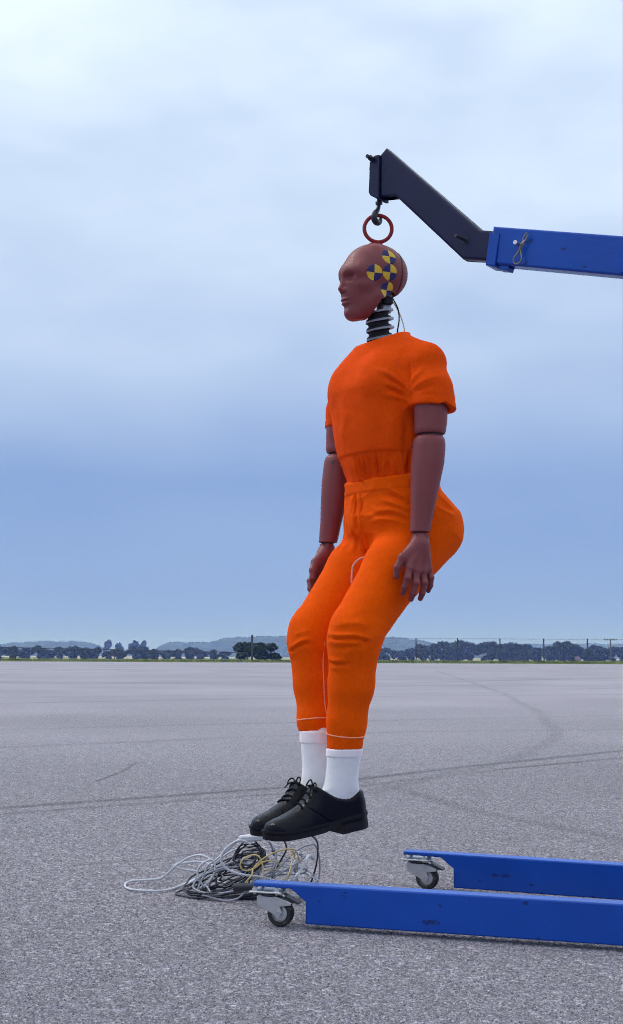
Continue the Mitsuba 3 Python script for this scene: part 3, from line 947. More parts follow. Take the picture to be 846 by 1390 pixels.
# the part of the crane beyond the right edge: base beam, mast, ram, rear wheels
e1 = (LN @ np.array([1.22, 0.0275, 0, 1]))[:2]
e2 = (LF @ np.array([1.19, 0.0275, 0, 1]))[:2]
dd = nrm(np.append(e2 - e1, 0))
nn = np.array([-dd[1], dd[0], 0])
BM = basis(dd, nn, [0, 0, 1], [*((e1 + e2) / 2), 0])
hl = np.linalg.norm(e2 - e1) / 2
put('base_beam', xf(rbox([-hl - 0.08, -0.045, 0.116], [hl + 0.08, 0.045, 0.196], 0.005), BM), 'blue_mat', HO, smooth=30)
mt = (MB @ np.array([TE - 0.05, 0, 0, 1]))[:3]
foot = (BM @ np.array([float(np.clip((mt[:2] - ((e1 + e2) / 2)) @ dd[:2], -hl + 0.06, hl - 0.06)), 0, 0.19, 1]))[:3]
put('mast', xf(rbox([-0.045, -0.06, 0.0], [0.045, 0.06, np.linalg.norm(mt + [0, 0, bt(TE - 0.05) - 0.05] - foot)], 0.005), basis(mdir, ndir, nrm(mt + [0, 0, bt(TE - 0.05) - 0.05] - foot), foot)), 'blue_mat', HO, smooth=30)
ra, rb_ = (MB @ np.array([TE - 0.12, 0.0, 0.62, 1]))[:3], (MB @ np.array([TE - 0.50, 0.0, bb(TE - 0.5) - 0.01, 1]))[:3]
put('ram', cat(cyl(ra, ra + 0.6 * (rb_ - ra), 0.034, 20), cyl(ra + 0.6 * (rb_ - ra), rb_, 0.018, 16)), 'red_mat', HO, smooth=30)
for s in (-1, 1):
    c0 = (BM @ np.array([s * (hl + 0.03), 0.0, 0, 1]))[:3]
    put('rear_wheel', xf(cat(cyl([0, -0.018, 0.05], [0, 0.018, 0.05], 0.05, 28), box([-0.03, -0.03, 0.06], [0.03, -0.02, 0.1155]), box([-0.03, 0.02, 0.06], [0.03, 0.03, 0.1155])), basis(mdir, ndir, [0, 0, 1], c0)), 'tyre_mat', HO, smooth=30)

# ------------------------------------------------------------------ lifting ring
ring = tube(np.array([[0.0415 * math.cos(t), 0, 0.0415 * math.sin(t)] for t in np.linspace(0, 2 * np.pi, 64, endpoint=False)]), 0.0058, 14, closed=True)
k = put('lifting_ring', xf(ring, basis(nrm([1, 0.04, 0]), nrm([-0.04, 1, 0]), [0, 0, 1], [OX + 0.0, OY, 1.975])), 'red_mat', smooth=True)
tag(k, 'red steel ring linking the crane hook to the top of the dummy head', 'ring')

# ------------------------------------------------------------------ the dummy
DU = 'crash_test_dummy'
tag(DU, 'brown vinyl crash test dummy in orange shirt and trousers, white socks and black shoes', 'crash test dummy')


def frame(deg, o=(OX, OY, 0)):
    t = math.radians(deg)
    return basis([-math.sin(t), -math.cos(t), 0], [math.cos(t), -math.sin(t), 0], [0, 0, 1], o)


BODY, HEAD = frame(57), frame(64)
mirror = np.array([1, -1, 1])

# --- head
def head_solid(p):
    s = np.abs(p[:, 1])
    ps = np.stack([p[:, 0], s, p[:, 2]], 1)
    d = ell(p, (0.0085, 0, 1.8365), (0.1015, 0.079, 0.087))
    d = smin(d, ell(p, (0.050, 0, 1.768), (0.070, 0.057, 0.080)), 0.030)
    d = smin(d, rc(ps, (0.030, 0.046, 1.748), (0.080, 0.014, 1.704), 0.020, 0.020), 0.022)
    d = smin(d, ell(p, (0.091, 0, 1.703), (0.019, 0.021, 0.017)), 0.014)
    d = smin(d, rc(ps, (0.1020, 0.012, 1.823), (0.084, 0.046, 1.822), 0.015, 0.014), 0.040)     # brow
    d = smin(d, ell(ps, (0.070, 0.044, 1.779), (0.026, 0.016, 0.014)), 0.020)                      # cheekbone
    d = smax(d, -ell(ps, (0.1235, 0.035, 1.803), (0.022, 0.022, 0.0115)), 0.012)                  # socket
    d = smin(d, ell(ps, (0.0925, 0.034, 1.798), (0.0125, 0.016, 0.0095)), 0.006)                   # closed lid
    d = smin(d, rc(p, (0.1120, 0, 1.812), (0.1255, 0, 1.7725), 0.0055, 0.0088), 0.009)            # nose
    d = smin(d, ell(ps, (0.1150, 0.0095, 1.7675), (0.0100, 0.0072, 0.0072)), 0.005)
    d = smax(d, -ell(ps, (0.1200, 0.0065, 1.7605), (0.005, 0.0030, 0.0035)), 0.002)
    d = smin(d, ell(p, (0.1108, 0, 1.7420), (0.0105, 0.0215, 0.0048)), 0.005)                     # lips
    d = smin(d, ell(p, (0.1090, 0, 1.7298), (0.0108, 0.0190, 0.0056)), 0.005)
    d = smax(d, -rc(ps, (0.1215, 0.0, 1.7362), (0.1110, 0.021, 1.7350), 0.0030, 0.0022), 0.0018)  # mouth line
    d = smax(d, -ell(p, (0.1195, 0, 1.7170), (0.008, 0.02, 0.005)), 0.010)
    # open base behind the jaw
    rem = np.maximum(p[:, 2] - (1.750 - 0.30 * p[:, 0]), p[:, 0] - (0.022 - 0.35 * (p[:, 2] - 1.74)))
    return smax(d, -rem, 0.008)


def face_fn(p):
    d = smax(head_solid(p), -(p[:, 0] + 0.0435), 0.004)
    cav = np.maximum(ell(p, (0.0, 0, 1.815), (0.060, 0.058, 0.08)), p[:, 2] - 1.80)
    return smax(d, -cav, 0.004)


def cap_fn(p):
    return smax(head_solid(p) + 0.0004, p[:, 0] + 0.0462, 0.004)


fm = mesh_sdf(face_fn, (-0.06, -0.095, 1.665), (0.15, 0.095, 1.94), 0.0021)
HK = put('head', xf(fm, HEAD), 'vinyl_mat', DU, smooth=True)
cm = mesh_sdf(cap_fn, (-0.115, -0.095, 1.72), (-0.03, 0.095, 1.94), 0.0025)
put('skull_cap', xf(cm, HEAD), 'vinyl_mat', HK, smooth=True)
core = trimesh.creation.cylinder(0.062, 0.012, sections=40)
core.apply_transform(trimesh.transformations.rotation_matrix(math.pi / 2, [0, 1, 0]))
core.apply_translation([-0.045, 0, 1.845])
put('seam_gasket', xf(core, HEAD), 'joint_mat', HK, smooth=30)


def marker(f, u, r=0.0242, roll=0.0):
    y = np.linspace(0.02, 0.1, 400)
    s = head_solid(np.stack([np.full(400, f), y, np.full(400, u)], 1))
    yc = y[np.argmin(np.abs(s))]
    c = np.array([[f, yc, u]])
    n = nrm(grad(head_solid, c)[0])
    e1 = nrm(np.array([1.0, 0, 0]) - n * n[0])
    e2 = np.cross(n, e1)
    if e2[2] < 0:
        e2 = -e2
    nr, na = 12, 56
    P, UV = [c[0]], [(0.5, 0.5)]
    for i in range(1, nr + 1):
        for a in np.arange(na) / na * 2 * np.pi:
            P.append(c[0] + r * i / nr * (math.cos(a) * e1 + math.sin(a) * e2))
            UV.append((0.5 + 0.5 * i / nr * math.cos(a + roll), 0.5 + 0.5 * i / nr * math.sin(a + roll)))
    P = np.array(P)
    for _ in range(12):
        P = P - np.clip(head_solid(P), -0.01, 0.01)[:, None] * n[None]
    top = P + n * 0.0007
    F = [[0, 1 + j, 1 + (j + 1) % na] for j in range(na)]
    for i in range(nr - 1):
        for j in range(na):
            l = (j + 1) % na
            a_, b_, c_, d_ = 1 + i * na + j, 1 + i * na + l, 1 + (i + 1) * na + l, 1 + (i + 1) * na + j
            F += [[a_, c_, b_], [a_, d_, c_]]
    V = np.vstack([top, P[-na:] - n * 0.002])
    UV = np.vstack([UV, UV[-na:]])
    base_ = len(top)
    for j in range(na):
        l = (j + 1) % na
        F += [[1 + (nr - 1) * na + j, base_ + j, base_ + l], [1 + (nr - 1) * na + j, base_ + l, 1 + (nr - 1) * na + l]]
    F = np.array(F)
    m = trimesh.Trimesh(V, F, process=False)
    if (m.face_normals[0] @ n) < 0:
        F = F[:, ::-1]
    # keep only what lies on the head above its open base
    zc = V[F].mean(1)
    keep = zc[:, 2] > 1.7495 - 0.30 * zc[:, 0]
    m = trimesh.Trimesh(V, F[keep], process=False)
    return m, UV


for f_, u_, lab in ((0.052, 1.814, 'frontmost round blue and yellow target sticker, at the temple'), (0.0025, 1.819, 'middle blue and yellow target sticker of the vertical three'),
                    (0.003, 1.868, 'topmost blue and yellow target sticker'), (0.004, 1.770, 'lowest blue and yellow target sticker, cut off by the edge of the head')):
    m_, uv_ = marker(f_, u_)
    put('target_sticker', xf(m_, HEAD), 'marker_mat', HK, smooth=True, label=lab, uv=uv_)
put('lifting_boss', xf(cat(cyl([0.0165, 0, 1.915], [0.0165, 0, 1.926], 0.017, 20, 0.013), cyl([0.0, 0, 1.9275], [0.0, 0, 1.922], 0.013, 20, 0.016)), HEAD), 'red_mat', HK, smooth=30)

# --- neck
NK = DU + '__neck'
tl = math.radians(13)
ax = np.array([math.sin(tl), 0, math.cos(tl)])
al = nrm([0.06, 0, 1.0])
NB = np.array([-0.010, 0, 1.612])
side_ = nrm(np.cross([0, 1, 0], ax))
for i in range(5):
    c = NB + al * (0.0265 * i)
    put('plate', xf(cyl(c - ax * 0.0030, c + ax * 0.0030, 0.0425, 40), BODY), 'alu_mat', NK, smooth=30)
    if i < 4:
        c2 = c + al * 0.0132 + side_ * 0.005
        m_ = cat(cyl(c2 - ax * 0.0102, c2 + ax * 0.0102, 0.0310, 36), cyl(c2 - ax * 0.0104, c2 - ax * 0.0045, 0.0385, 36, 0.0375), cyl(c2 - ax * 0.0045, c2 - ax * 0.0015, 0.0375, 36, 0.032), cyl(c2 + ax * 0.0065, c2 + ax * 0.0104, 0.0320, 36, 0.0375))
        put('rubber_ring', xf(m_, BODY), 'rubber_mat', NK, smooth=30)
tc = NB + al * 0.106
put('nodding_block', xf(cat(cyl(tc + np.array([-0.016, 0, 0.002]), tc + np.array([-0.018, 0, 0.036]), 0.022, 28), rbox(tc + np.array([-0.036, -0.02, 0.028]), tc + np.array([0.012, 0.02, 0.060]), 0.003)), BODY), 'alu_mat', NK, smooth=30)
put('bracket', xf(rbox(tc + np.array([-0.028, 0.016, 0.020]), tc + np.array([0.004, 0.034, 0.044]), 0.003), BODY), 'rubber_mat', NK, smooth=30)
for j, (pts, rr, mm) in enumerate((([(-0.045, 0.010, 1.765), (-0.062, 0.014, 1.735), (-0.064, 0.018, 1.70), (-0.058, 0.018, 1.665), (-0.060, 0.016, 1.635), (-0.056, 0.014, 1.61)], 0.0022, 'rubber_mat'),
                                   ([(-0.050, 0.0, 1.762), (-0.070, 0.006, 1.73), (-0.082, 0.012, 1.695), (-0.088, 0.014, 1.66), (-0.084, 0.012, 1.63), (-0.075, 0.010, 1.61)], 0.0016, 'cable_yellow_mat'))):
    put('signal_cable', xf(tube(catmull(pts, 8), rr, 7), BODY), mm, NK, smooth=True)

# --- shirt
torso = Loft([(1.14, -0.040, 0.106, 0.146, 2.2), (1.20, -0.036, 0.106, 0.146, 2.2), (1.275, -0.016, 0.109, 0.154, 2.25), (1.38, -0.005, 0.115, 0.167, 2.3), (1.465, 0.000, 0.116, 0.176, 2.35), (1.53, -0.014, 0.110, 0.178, 2.3),
              (1.575, -0.022, 0.098, 0.165, 2.2), (1.603, -0.023, 0.085, 0.132, 2.1), (1.630, -0.022, 0.070, 0.095, 2.0), (1.665, -0.022, 0.062, 0.074, 2.0)])
hole = Loft([(1.55, -0.022, 0.052, 0.062, 2.0), (1.60, -0.022, 0.055, 0.065, 2.0), (1.70, -0.022, 0.058, 0.070, 2.0)])


def collar_plane(p):
    return p[:, 2] - (1.634 - 0.295 * (p[:, 0] + 0.02) + 0.05 * np.abs(p[:, 1]))


def shirt_fn(p):
    ps = np.stack([p[:, 0], np.abs(p[:, 1]), p[:, 2]], 1)
    d = torso(p)
    d = smax(d, collar_plane(p), 0.006)
    pec = ell(ps, (0.036, 0.080, 1.485), (0.070, 0.075, 0.085))
    d = smin(d, pec, 0.03)
    sl_ = smin(rc(ps, (-0.032, 0.176, 1.519), (-0.034, 0.222, 1.34), 0.0625, 0.0600), rc(ps, (-0.030, 0.080, 1.592), (-0.032, 0.190, 1.540), 0.046, 0.047), 0.03)
    sl2 = rc(ps, (-0.030, 0.216, 1.45), (-0.034, 0.222, 1.34), 0.0585, 0.0595)
    sl_ = smin(sl_, sl2, 0.03)
    # hem: arched, low at the back
    hem = (1.396 - 0.10 * np.clip(-(ps[:, 0] + 0.02), -0.05, 0.1) + 0.45 * np.maximum(0.02 - np.abs(ps[:, 0] + 0.03), 0)) - ps[:, 2]
    sl_ = smax(sl_, hem, 0.003)
    inner = rc(ps, (-0.028, 0.214, 1.435), (-0.030, 0.222, 1.30), 0.046, 0.0555)
    sl_ = smax(sl_, -inner, 0.003)
    d = smin(d, sl_, 0.022)
    d = smax(d, -np.maximum(inner, ps[:, 2] - 1.42), 0.003)
    d = smax(d, -np.maximum(hole(p), 1.60 - p[:, 2]), 0.004)
    return np.maximum(d, 1.165 - p[:, 2])


def waist_top(v):
    return 1.212 - 0.13 * v[:, 0]


SHIRT_PULLS = [
    ([(0.032, 0.193, 1.437), (0.038, 0.174, 1.459), (0.058, 0.166, 1.477), (0.076, 0.149, 1.495), (0.092, 0.128, 1.507)], 0.0080, 0.0060),
    ([(0.036, 0.176, 1.452), (0.059, 0.164, 1.468), (0.080, 0.148, 1.482)], 0.0055, -0.0060),
    ([(0.027, 0.187, 1.424), (0.038, 0.170, 1.443), (0.060, 0.162, 1.458), (0.081, 0.148, 1.469)], 0.0065, 0.0050),
    ([(0.033, 0.170, 1.432), (0.060, 0.160, 1.445), (0.078, 0.146, 1.452)], 0.0055, -0.0060),
    ([(0.029, 0.193, 1.410), (0.038, 0.166, 1.424), (0.061, 0.156, 1.431), (0.081, 0.140, 1.434)], 0.0070, 0.0055),
    ([(0.032, 0.193, 1.444), (0.037, 0.176, 1.471), (0.049, 0.168, 1.497)], 0.0070, 0.0050),
    ([(0.026, 0.191, 1.540), (0.030, 0.190, 1.515), (0.032, 0.193, 1.475), (0.033, 0.202, 1.431), (0.031, 0.205, 1.402)], 0.0050, -0.0060),
    ([(0.032, 0.200, 1.442), (0.033, 0.228, 1.454), (0.017, 0.255, 1.469), (-0.009, 0.269, 1.478)], 0.0075, 0.0035),
    ([(0.033, 0.205, 1.433), (0.031, 0.239, 1.437), (0.010, 0.266, 1.449), (-0.017, 0.278, 1.457)], 0.0055, -0.0030),
    ([(0.033, 0.197, 1.456), (0.032, 0.217, 1.479), (0.015, 0.234, 1.502)], 0.0080, 0.0040),
    ([(0.018, 0.160, 1.365), (0.012, 0.155, 1.324), (0.011, 0.147, 1.279)], 0.0120, -0.0050),
    ([(0.063, 0.144, 1.384), (0.057, 0.143, 1.343), (0.057, 0.129, 1.292)], 0.0140, 0.0030),
    ([(0.115, -0.025, 1.437), (0.112, -0.013, 1.381), (0.100, -0.046, 1.322)], 0.0160, 0.0025),
    ([(0.116, 0.022, 1.458), (0.104, 0.093, 1.426), (0.075, 0.143, 1.426)], 0.0200, -0.0025)]
SHIRT_FOLDS = [  # pulls at the armpit, seam of the sleeve, sleeve creases (near side)
    ((0.118, 0.002, 1.400), (0.102, -0.036, 1.298), 0.0200, 0.0025), ((0.020, 0.160, 1.38), (0.020, 0.155, 1.26), 0.0120, -0.0050),
    ((0.060, 0.130, 1.36), (0.045, 0.142, 1.27), 0.0150, 0.0030), ((0.085, -0.014, 1.262), (0.069, 0.015, 1.195), 0.0060, 0.0055), ((0.080, 0.010, 1.262), (0.064, 0.040, 1.195), 0.0055, -0.0045),
    ((0.077, 0.050, 1.262), (0.059, 0.073, 1.195), 0.0055, 0.0055), ((0.069, 0.095, 1.264), (0.048, 0.101, 1.195), 0.0055, 0.0060), ((0.072, 0.075, 1.262), (0.053, 0.088, 1.195), 0.0045, -0.0050),
    ((0.046, 0.120, 1.262), (0.030, 0.127, 1.195), 0.0055, 0.0060), ((0.058, 0.108, 1.262), (0.040, 0.115, 1.195), 0.0045, -0.0050), ((0.030, 0.140, 1.300), (0.008, 0.142, 1.195), 0.0060, 0.0050)]


def shirt_disp(v, n):
    ps = np.abs(v[:, 1])
    q = v * np.array([11.0, 11.0, 7.0])
    warp = np.asarray(meshkit.noise(v * 6.0 + 3))[:, None] * 1.3
    rid = 1 - np.abs(2 * np.asarray(meshkit.noise(q + warp)) - 1)
    low = np.clip((1.47 - v[:, 2]) / 0.25, 0.15, 1)
    out = 0.0050 * (np.asarray(meshkit.fbm(v * 9.0)) - 0.5) + 0.0022 * (np.asarray(meshkit.fbm(v * 28.0)) - 0.5) + 0.0042 * (rid ** 3 - 0.3) * low
    # armpit pulls on the near side and mirrored
    for sy in (1, -1):
        for a, b, w, amp in SHIRT_FOLDS if sy > 0 else (((0.070, 0.150, 1.505), (0.045, 0.178, 1.470), 0.008, 0.0050), ((0.082, 0.128, 1.465), (0.040, 0.180, 1.430), 0.009, 0.0055),
                             ((0.088, 0.118, 1.440), (0.030, 0.178, 1.405), 0.007, -0.0050), ((0.072, 0.140, 1.488), (0.045, 0.178, 1.452), 0.007, -0.0050),
                             ((0.045, 0.172, 1.56), (0.040, 0.192, 1.40), 0.008, -0.0070), ((0.02, 0.155, 1.575), (0.045, 0.175, 1.53), 0.012, 0.004),
                             ((-0.02, 0.272, 1.53), (0.02, 0.262, 1.47), 0.010, 0.0030), ((-0.05, 0.255, 1.50), (0.03, 0.262, 1.485), 0.009, -0.003), ((0.02, 0.24, 1.545), (0.035, 0.255, 1.43), 0.008, 0.0025)):
            out += fold(v, np.array(a) * [1, sy, 1], np.array(b) * [1, sy, 1], w, amp)
    out = np.where(ps < 0.19, out * np.clip((v[:, 2] - waist_top(v) + 0.012) / 0.012, 0, 1) - 0.006 * np.clip((waist_top(v) - v[:, 2]) / 0.006, 0, 1), out)
    for pts, w, amp in SHIRT_PULLS:
        out += foldp(v, pts, w, amp)
    # sleeve hem band
    ps = np.abs(v[:, 1])
    hemz = 1.396 - 0.10 * np.clip(-(v[:, 0] + 0.02), -0.05, 0.1)
    onsl = (ps > 0.185) & (v[:, 2] < 1.47)
    out += np.where(onsl, -0.0011 * np.exp(-((v[:, 2] - hemz - 0.024) / 0.0035) ** 2), 0)
    # gathered lower band below the hem of the shirt body
    t = np.clip((1.283 - v[:, 2]) / 0.006, 0, 1) * (ps < 0.19)
    ang = np.arctan2(v[:, 1], v[:, 0] + 0.02)
    wv = np.asarray(meshkit.noise(np.stack([ang * 16, v[:, 2] * 5, 0 * ang], 1)))
    gather = np.clip((1.285 - v[:, 2]) / 0.03, 0, 1) * np.clip((v[:, 2] - waist_top(v) + 0.004) / 0.010, 0, 1)
    out += -0.0045 * t + (wv - 0.5) * 0.020 * gather * (ps < 0.19) * (0.25 + 0.75 * np.clip((v[:, 1] + 0.02) / 0.06, 0, 1))
    # fold of cloth along the chest flank
    out += fold(v, (0.09, -0.12, 1.30), (0.075, -0.135, 1.21), 0.010, 0.004)
    return out


sm = mesh_sdf(shirt_fn, (-0.17, -0.31, 1.15), (0.16, 0.31, 1.70), 0.0042, newton=1)
sm = displace(sm, shirt_disp)
SH = put('shirt', xf(sm, BODY), 'shirt_mat', DU, smooth=50)
# neck rib
ca = np.linspace(0, 2 * np.pi, 72, endpoint=False)
cp = np.stack([-0.022 + 0.0655 * np.cos(ca), 0.082 * np.sin(ca), 0 * ca], 1)
cp[:, 2] = 1.634 - 0.295 * (cp[:, 0] + 0.02) + 0.05 * np.abs(cp[:, 1]) - 0.004
put('collar', xf(tube(cp, 0.006, 10, closed=True), BODY), 'shirt_mat', SH, smooth=True)

# --- trousers
pel = Loft([(0.97, -0.085, 0.10, 0.165, 2.1), (1.03, -0.074, 0.125, 0.184, 2.15), (1.090, -0.079, 0.151, 0.192, 2.05), (1.15, -0.064, 0.128, 0.178, 2.2), (1.20, -0.047, 0.114, 0.158, 2.2), (1.25, -0.040, 0.112, 0.152, 2.2)])
LEGJ = dict(hip=(-0.115, 0.092, 1.060), mid=(0.012, 0.096, 0.945), knee=(0.153, 0.105, 0.770), cap=(0.160, 0.103, 0.735), calf=(0.160, 0.090, 0.620), low=(0.164, 0.074, 0.520), hem=(0.166, 0.066, 0.440))
LEGR = dict(hip=0.099, mid=0.090, knee=0.0725, cap=0.0710, calf=0.0610, low=0.0535, hem=0.0475)


def leg_fn(p):
    ps = np.stack([p[:, 0], np.abs(p[:, 1]), p[:, 2]], 1)
    names = ['hip', 'mid', 'knee', 'cap', 'calf', 'low', 'hem']
    d = None
    for a, b in zip(names[:-1], names[1:]):
        s = rc(ps, LEGJ[a], LEGJ[b], LEGR[a], LEGR[b])
        d = s if d is None else smin(d, s, 0.018)
    # legs stay apart below the crotch
    d = smax(d, 0.0025 - ps[:, 1], 0.004)
    return d


def trouser_fn(p):
    d = leg_fn(p)
    d = np.maximum(d, np.where(p[:, 1] < 0, 0.489, 0.447) - p[:, 2])
    pl = smax(pel(p), 0.985 - p[:, 2] - 0.15 * p[:, 0], 0.04)
    d = smin(d, pl, 0.03)
    top = p[:, 2] - waist_top(p)
    return smax(d, top, 0.004)


def trouser_disp(v, n):
    q = v * np.array([9.0, 9.0, 15.0])
    warp = np.asarray(meshkit.noise(v * 7.0 + 8))[:, None] * 1.5
    rid = 1 - np.abs(2 * np.asarray(meshkit.noise(q + warp + 20)) - 1)
    where = np.clip((v[:, 2] - 0.95) / 0.12, 0.12, 1) + 0.5 * np.exp(-((v[:, 2] - 0.71) / 0.07) ** 2) + 0.3 * np.exp(-((v[:, 2] - 0.47) / 0.04) ** 2)
    out = 0.0042 * (np.asarray(meshkit.fbm(v * 8.0 + 3)) - 0.5) + 0.0020 * (np.asarray(meshkit.fbm(v * 30.0)) - 0.5) + 0.0040 * (rid ** 3 - 0.3) * where
    dz = v[:, 2] - waist_top(v)
    out += np.where(dz > -0.034, 0.0028, 0) * np.clip((dz + 0.037) / 0.003, 0, 1)
    for a, b, w, amp in TROUSER_FOLDS:
        out += fold(v, a, b, w, amp * 0.8)
    for pts, w, amp in TROUSER_PULLS:
        out += foldp(v, pts, w, amp)
    return out


TROUSER_PULLS = [  # near knee
    ([(0.229, 0.080, 0.758), (0.232, 0.120, 0.754), (0.220, 0.146, 0.754), (0.204, 0.164, 0.756), (0.183, 0.176, 0.752), (0.157, 0.181, 0.744)], 0.0055, 0.0075),
    ([(0.231, 0.085, 0.748), (0.232, 0.123, 0.745), (0.218, 0.150, 0.745), (0.196, 0.170, 0.744), (0.172, 0.178, 0.739)], 0.0045, -0.0060),
    ([(0.233, 0.090, 0.738), (0.231, 0.126, 0.735), (0.216, 0.153, 0.735), (0.190, 0.173, 0.734)], 0.0060, 0.0045),
    ([(0.231, 0.087, 0.722), (0.226, 0.133, 0.719), (0.207, 0.162, 0.723), (0.182, 0.175, 0.728)], 0.0060, -0.0035),
    ([(0.227, 0.078, 0.692), (0.225, 0.118, 0.686), (0.209, 0.144, 0.687)], 0.0060, 0.0060), ([(0.226, 0.082, 0.681), (0.224, 0.116, 0.676), (0.206, 0.148, 0.677)], 0.0045, -0.0050),
    ([(0.224, 0.085, 0.671), (0.222, 0.113, 0.667), (0.204, 0.146, 0.669)], 0.0055, 0.0035), ([(0.229, 0.113, 0.780), (0.216, 0.147, 0.786), (0.193, 0.169, 0.788), (0.166, 0.180, 0.780)], 0.0080, 0.0035),
    ([(0.176, 0.179, 0.745), (0.174, 0.179, 0.732)], 0.0060, -0.0070),
    # far knee
    ([(0.236, -0.094, 0.721), (0.233, -0.072, 0.735), (0.223, -0.056, 0.743), (0.211, -0.045, 0.745)], 0.0055, 0.0060), ([(0.234, -0.100, 0.711), (0.232, -0.076, 0.724), (0.222, -0.057, 0.733), (0.211, -0.045, 0.735)], 0.0045, -0.0050),
    # hip
    ([(0.070, 0.046, 1.103), (0.058, 0.083, 1.109), (0.043, 0.115, 1.111), (0.025, 0.144, 1.101), (0.010, 0.161, 1.088)], 0.0060, 0.0050), ([(0.068, 0.052, 1.092), (0.057, 0.090, 1.098), (0.040, 0.124, 1.097), (0.020, 0.150, 1.085)], 0.0050, -0.0050),
    ([(0.066, 0.058, 1.081), (0.056, 0.098, 1.086), (0.035, 0.133, 1.081), (0.016, 0.155, 1.067)], 0.0065, 0.0040), ([(0.044, 0.110, 1.170), (0.030, 0.133, 1.161), (0.017, 0.151, 1.145), (0.006, 0.157, 1.130)], 0.0055, 0.0050),
    ([(0.054, 0.078, 1.143), (0.042, 0.114, 1.134), (0.025, 0.144, 1.118), (0.008, 0.159, 1.109)], 0.0060, 0.0045), ([(0.049, 0.094, 1.156), (0.036, 0.124, 1.147), (0.021, 0.148, 1.131)], 0.0050, -0.0045),
    ([(0.067, -0.040, 1.165), (0.071, -0.030, 1.100), (0.066, -0.028, 1.030), (0.053, -0.034, 0.990)], 0.0070, 0.0050), ([(0.069, -0.008, 1.165), (0.072, 0.006, 1.115), (0.070, 0.010, 1.055), (0.054, -0.016, 0.990)], 0.0070, 0.0055),
    ([(0.070, -0.025, 1.160), (0.072, -0.012, 1.100), (0.068, -0.010, 1.040), (0.053, -0.026, 0.985)], 0.0055, -0.0070),
    ([(-0.090, 0.172, 1.157), (-0.107, 0.182, 1.140), (-0.130, 0.186, 1.120)], 0.0060, 0.0045), ([(-0.070, 0.191, 1.120), (-0.092, 0.199, 1.108), (-0.125, 0.199, 1.097)], 0.0060, 0.0045)]
TROUSER_FOLDS = [  # hip creases under the waistband
    ((0.065, 0.057, 1.119), (0.005, 0.160, 1.088), 0.0060, 0.0055), ((0.068, 0.050, 1.110), (0.010, 0.155, 1.080), 0.0050, -0.0050), ((0.070, 0.046, 1.098), (0.032, 0.135, 1.074), 0.0055, 0.0045),
    ((0.052, 0.092, 1.138), (0.005, 0.160, 1.113), 0.0060, 0.0045), ((0.043, 0.109, 1.172), (0.005, 0.157, 1.136), 0.0060, 0.0050), ((0.046, 0.102, 1.162), (0.006, 0.157, 1.126), 0.0050, -0.0045),
    ((-0.085, 0.182, 1.156), (-0.135, 0.180, 1.120), 0.0060, 0.0045), ((-0.071, 0.193, 1.115), (-0.126, 0.193, 1.097), 0.0060, 0.0040), ((-0.078, 0.188, 1.130), (-0.130, 0.187, 1.108), 0.0050, -0.0040),
    # folds beside the fly
    ((0.068, -0.008, 1.170), (0.056, -0.022, 0.985), 0.0080, 0.0070), ((0.066, -0.024, 1.160), (0.054, -0.034, 0.985), 0.0065, -0.0080), ((0.062, -0.047, 1.160), (0.058, -0.046, 0.985), 0.0080, 0.0065),
    ((0.070, 0.012, 1.150), (0.058, -0.006, 0.985), 0.0060, -0.0065), ((0.080, 0.034, 1.050), (0.062, 0.004, 0.985), 0.0080, 0.0050), ((0.050, -0.100, 1.09), (0.084, -0.090, 0.985), 0.0070, -0.0050), ((0.052, -0.085, 1.10), (0.080, -0.072, 0.98), 0.0080, 0.0050),
    ((0.223, 0.120, 0.786), (0.165, 0.174, 0.790), 0.0100, 0.0030),
    ((0.236, -0.110, 0.722), (0.214, -0.056, 0.744), 0.0060, 0.0065), ((0.234, -0.110, 0.711), (0.212, -0.052, 0.733), 0.0050, -0.0050), ((0.231, -0.112, 0.702), (0.210, -0.049, 0.724), 0.0055, 0.0045), ((0.232, -0.085, 0.760), (0.205, -0.045, 0.770), 0.0070, 0.0045),
    ((0.150, -0.160, 0.90), (0.190, -0.045, 0.868), 0.0060, -0.0022)]
tm = mesh_sdf(trouser_fn, (-0.27, -0.225, 0.435), (0.26, 0.225, 1.26), 0.0046, newton=1)
tm = displace(tm, trouser_disp)
TR = put('trousers', xf(tm, BODY), 'trouser_mat', DU, smooth=50)


def on_surface(fn, P, out=0.001, it=14):
    P = np.array(P, float)
    for _ in range(it):
        g = grad(fn, P)
        P = P - np.clip(fn(P), -0.02, 0.02)[:, None] * g / np.maximum((g * g).sum(1), 0.1)[:, None]
    g = grad(fn, P)
    return P + out * g / np.linalg.norm(g, axis=1, keepdims=True)


for sy in (1, -1):
    a = np.linspace(0, 2 * np.pi, 60, endpoint=False)
    zc = 0.486 if sy > 0 else 0.521
    P = np.stack([0.165 + 0.05 * np.cos(a), sy * 0.071 + 0.05 * np.sin(a), zc + 0.0 * a - 0.006 * np.sin(a) * sy], 1)
    put('hem_stitch', xf(tube(on_surface(leg_fn, P, 0.0006), 0.0017, 6, closed=True), BODY), 'stitch_mat', TR, smooth=True)
    zz = np.linspace(0.487 if sy > 0 else 0.522, 0.74, 30)
    P = np.stack([0.163 + 0.012 * np.sin((zz - 0.48) * 9), np.full(30, sy * 0.02), zz], 1)
    for _ in range(3):
        P = on_surface(leg_fn, P, 0.0006)
    P[:, 1] = np.where(np.abs(P[:, 1]) < 0.004, sy * 0.004, P[:, 1])
    put('inseam', xf(tube(P, 0.0012, 6), BODY), 'stitch_mat', TR, smooth=True)

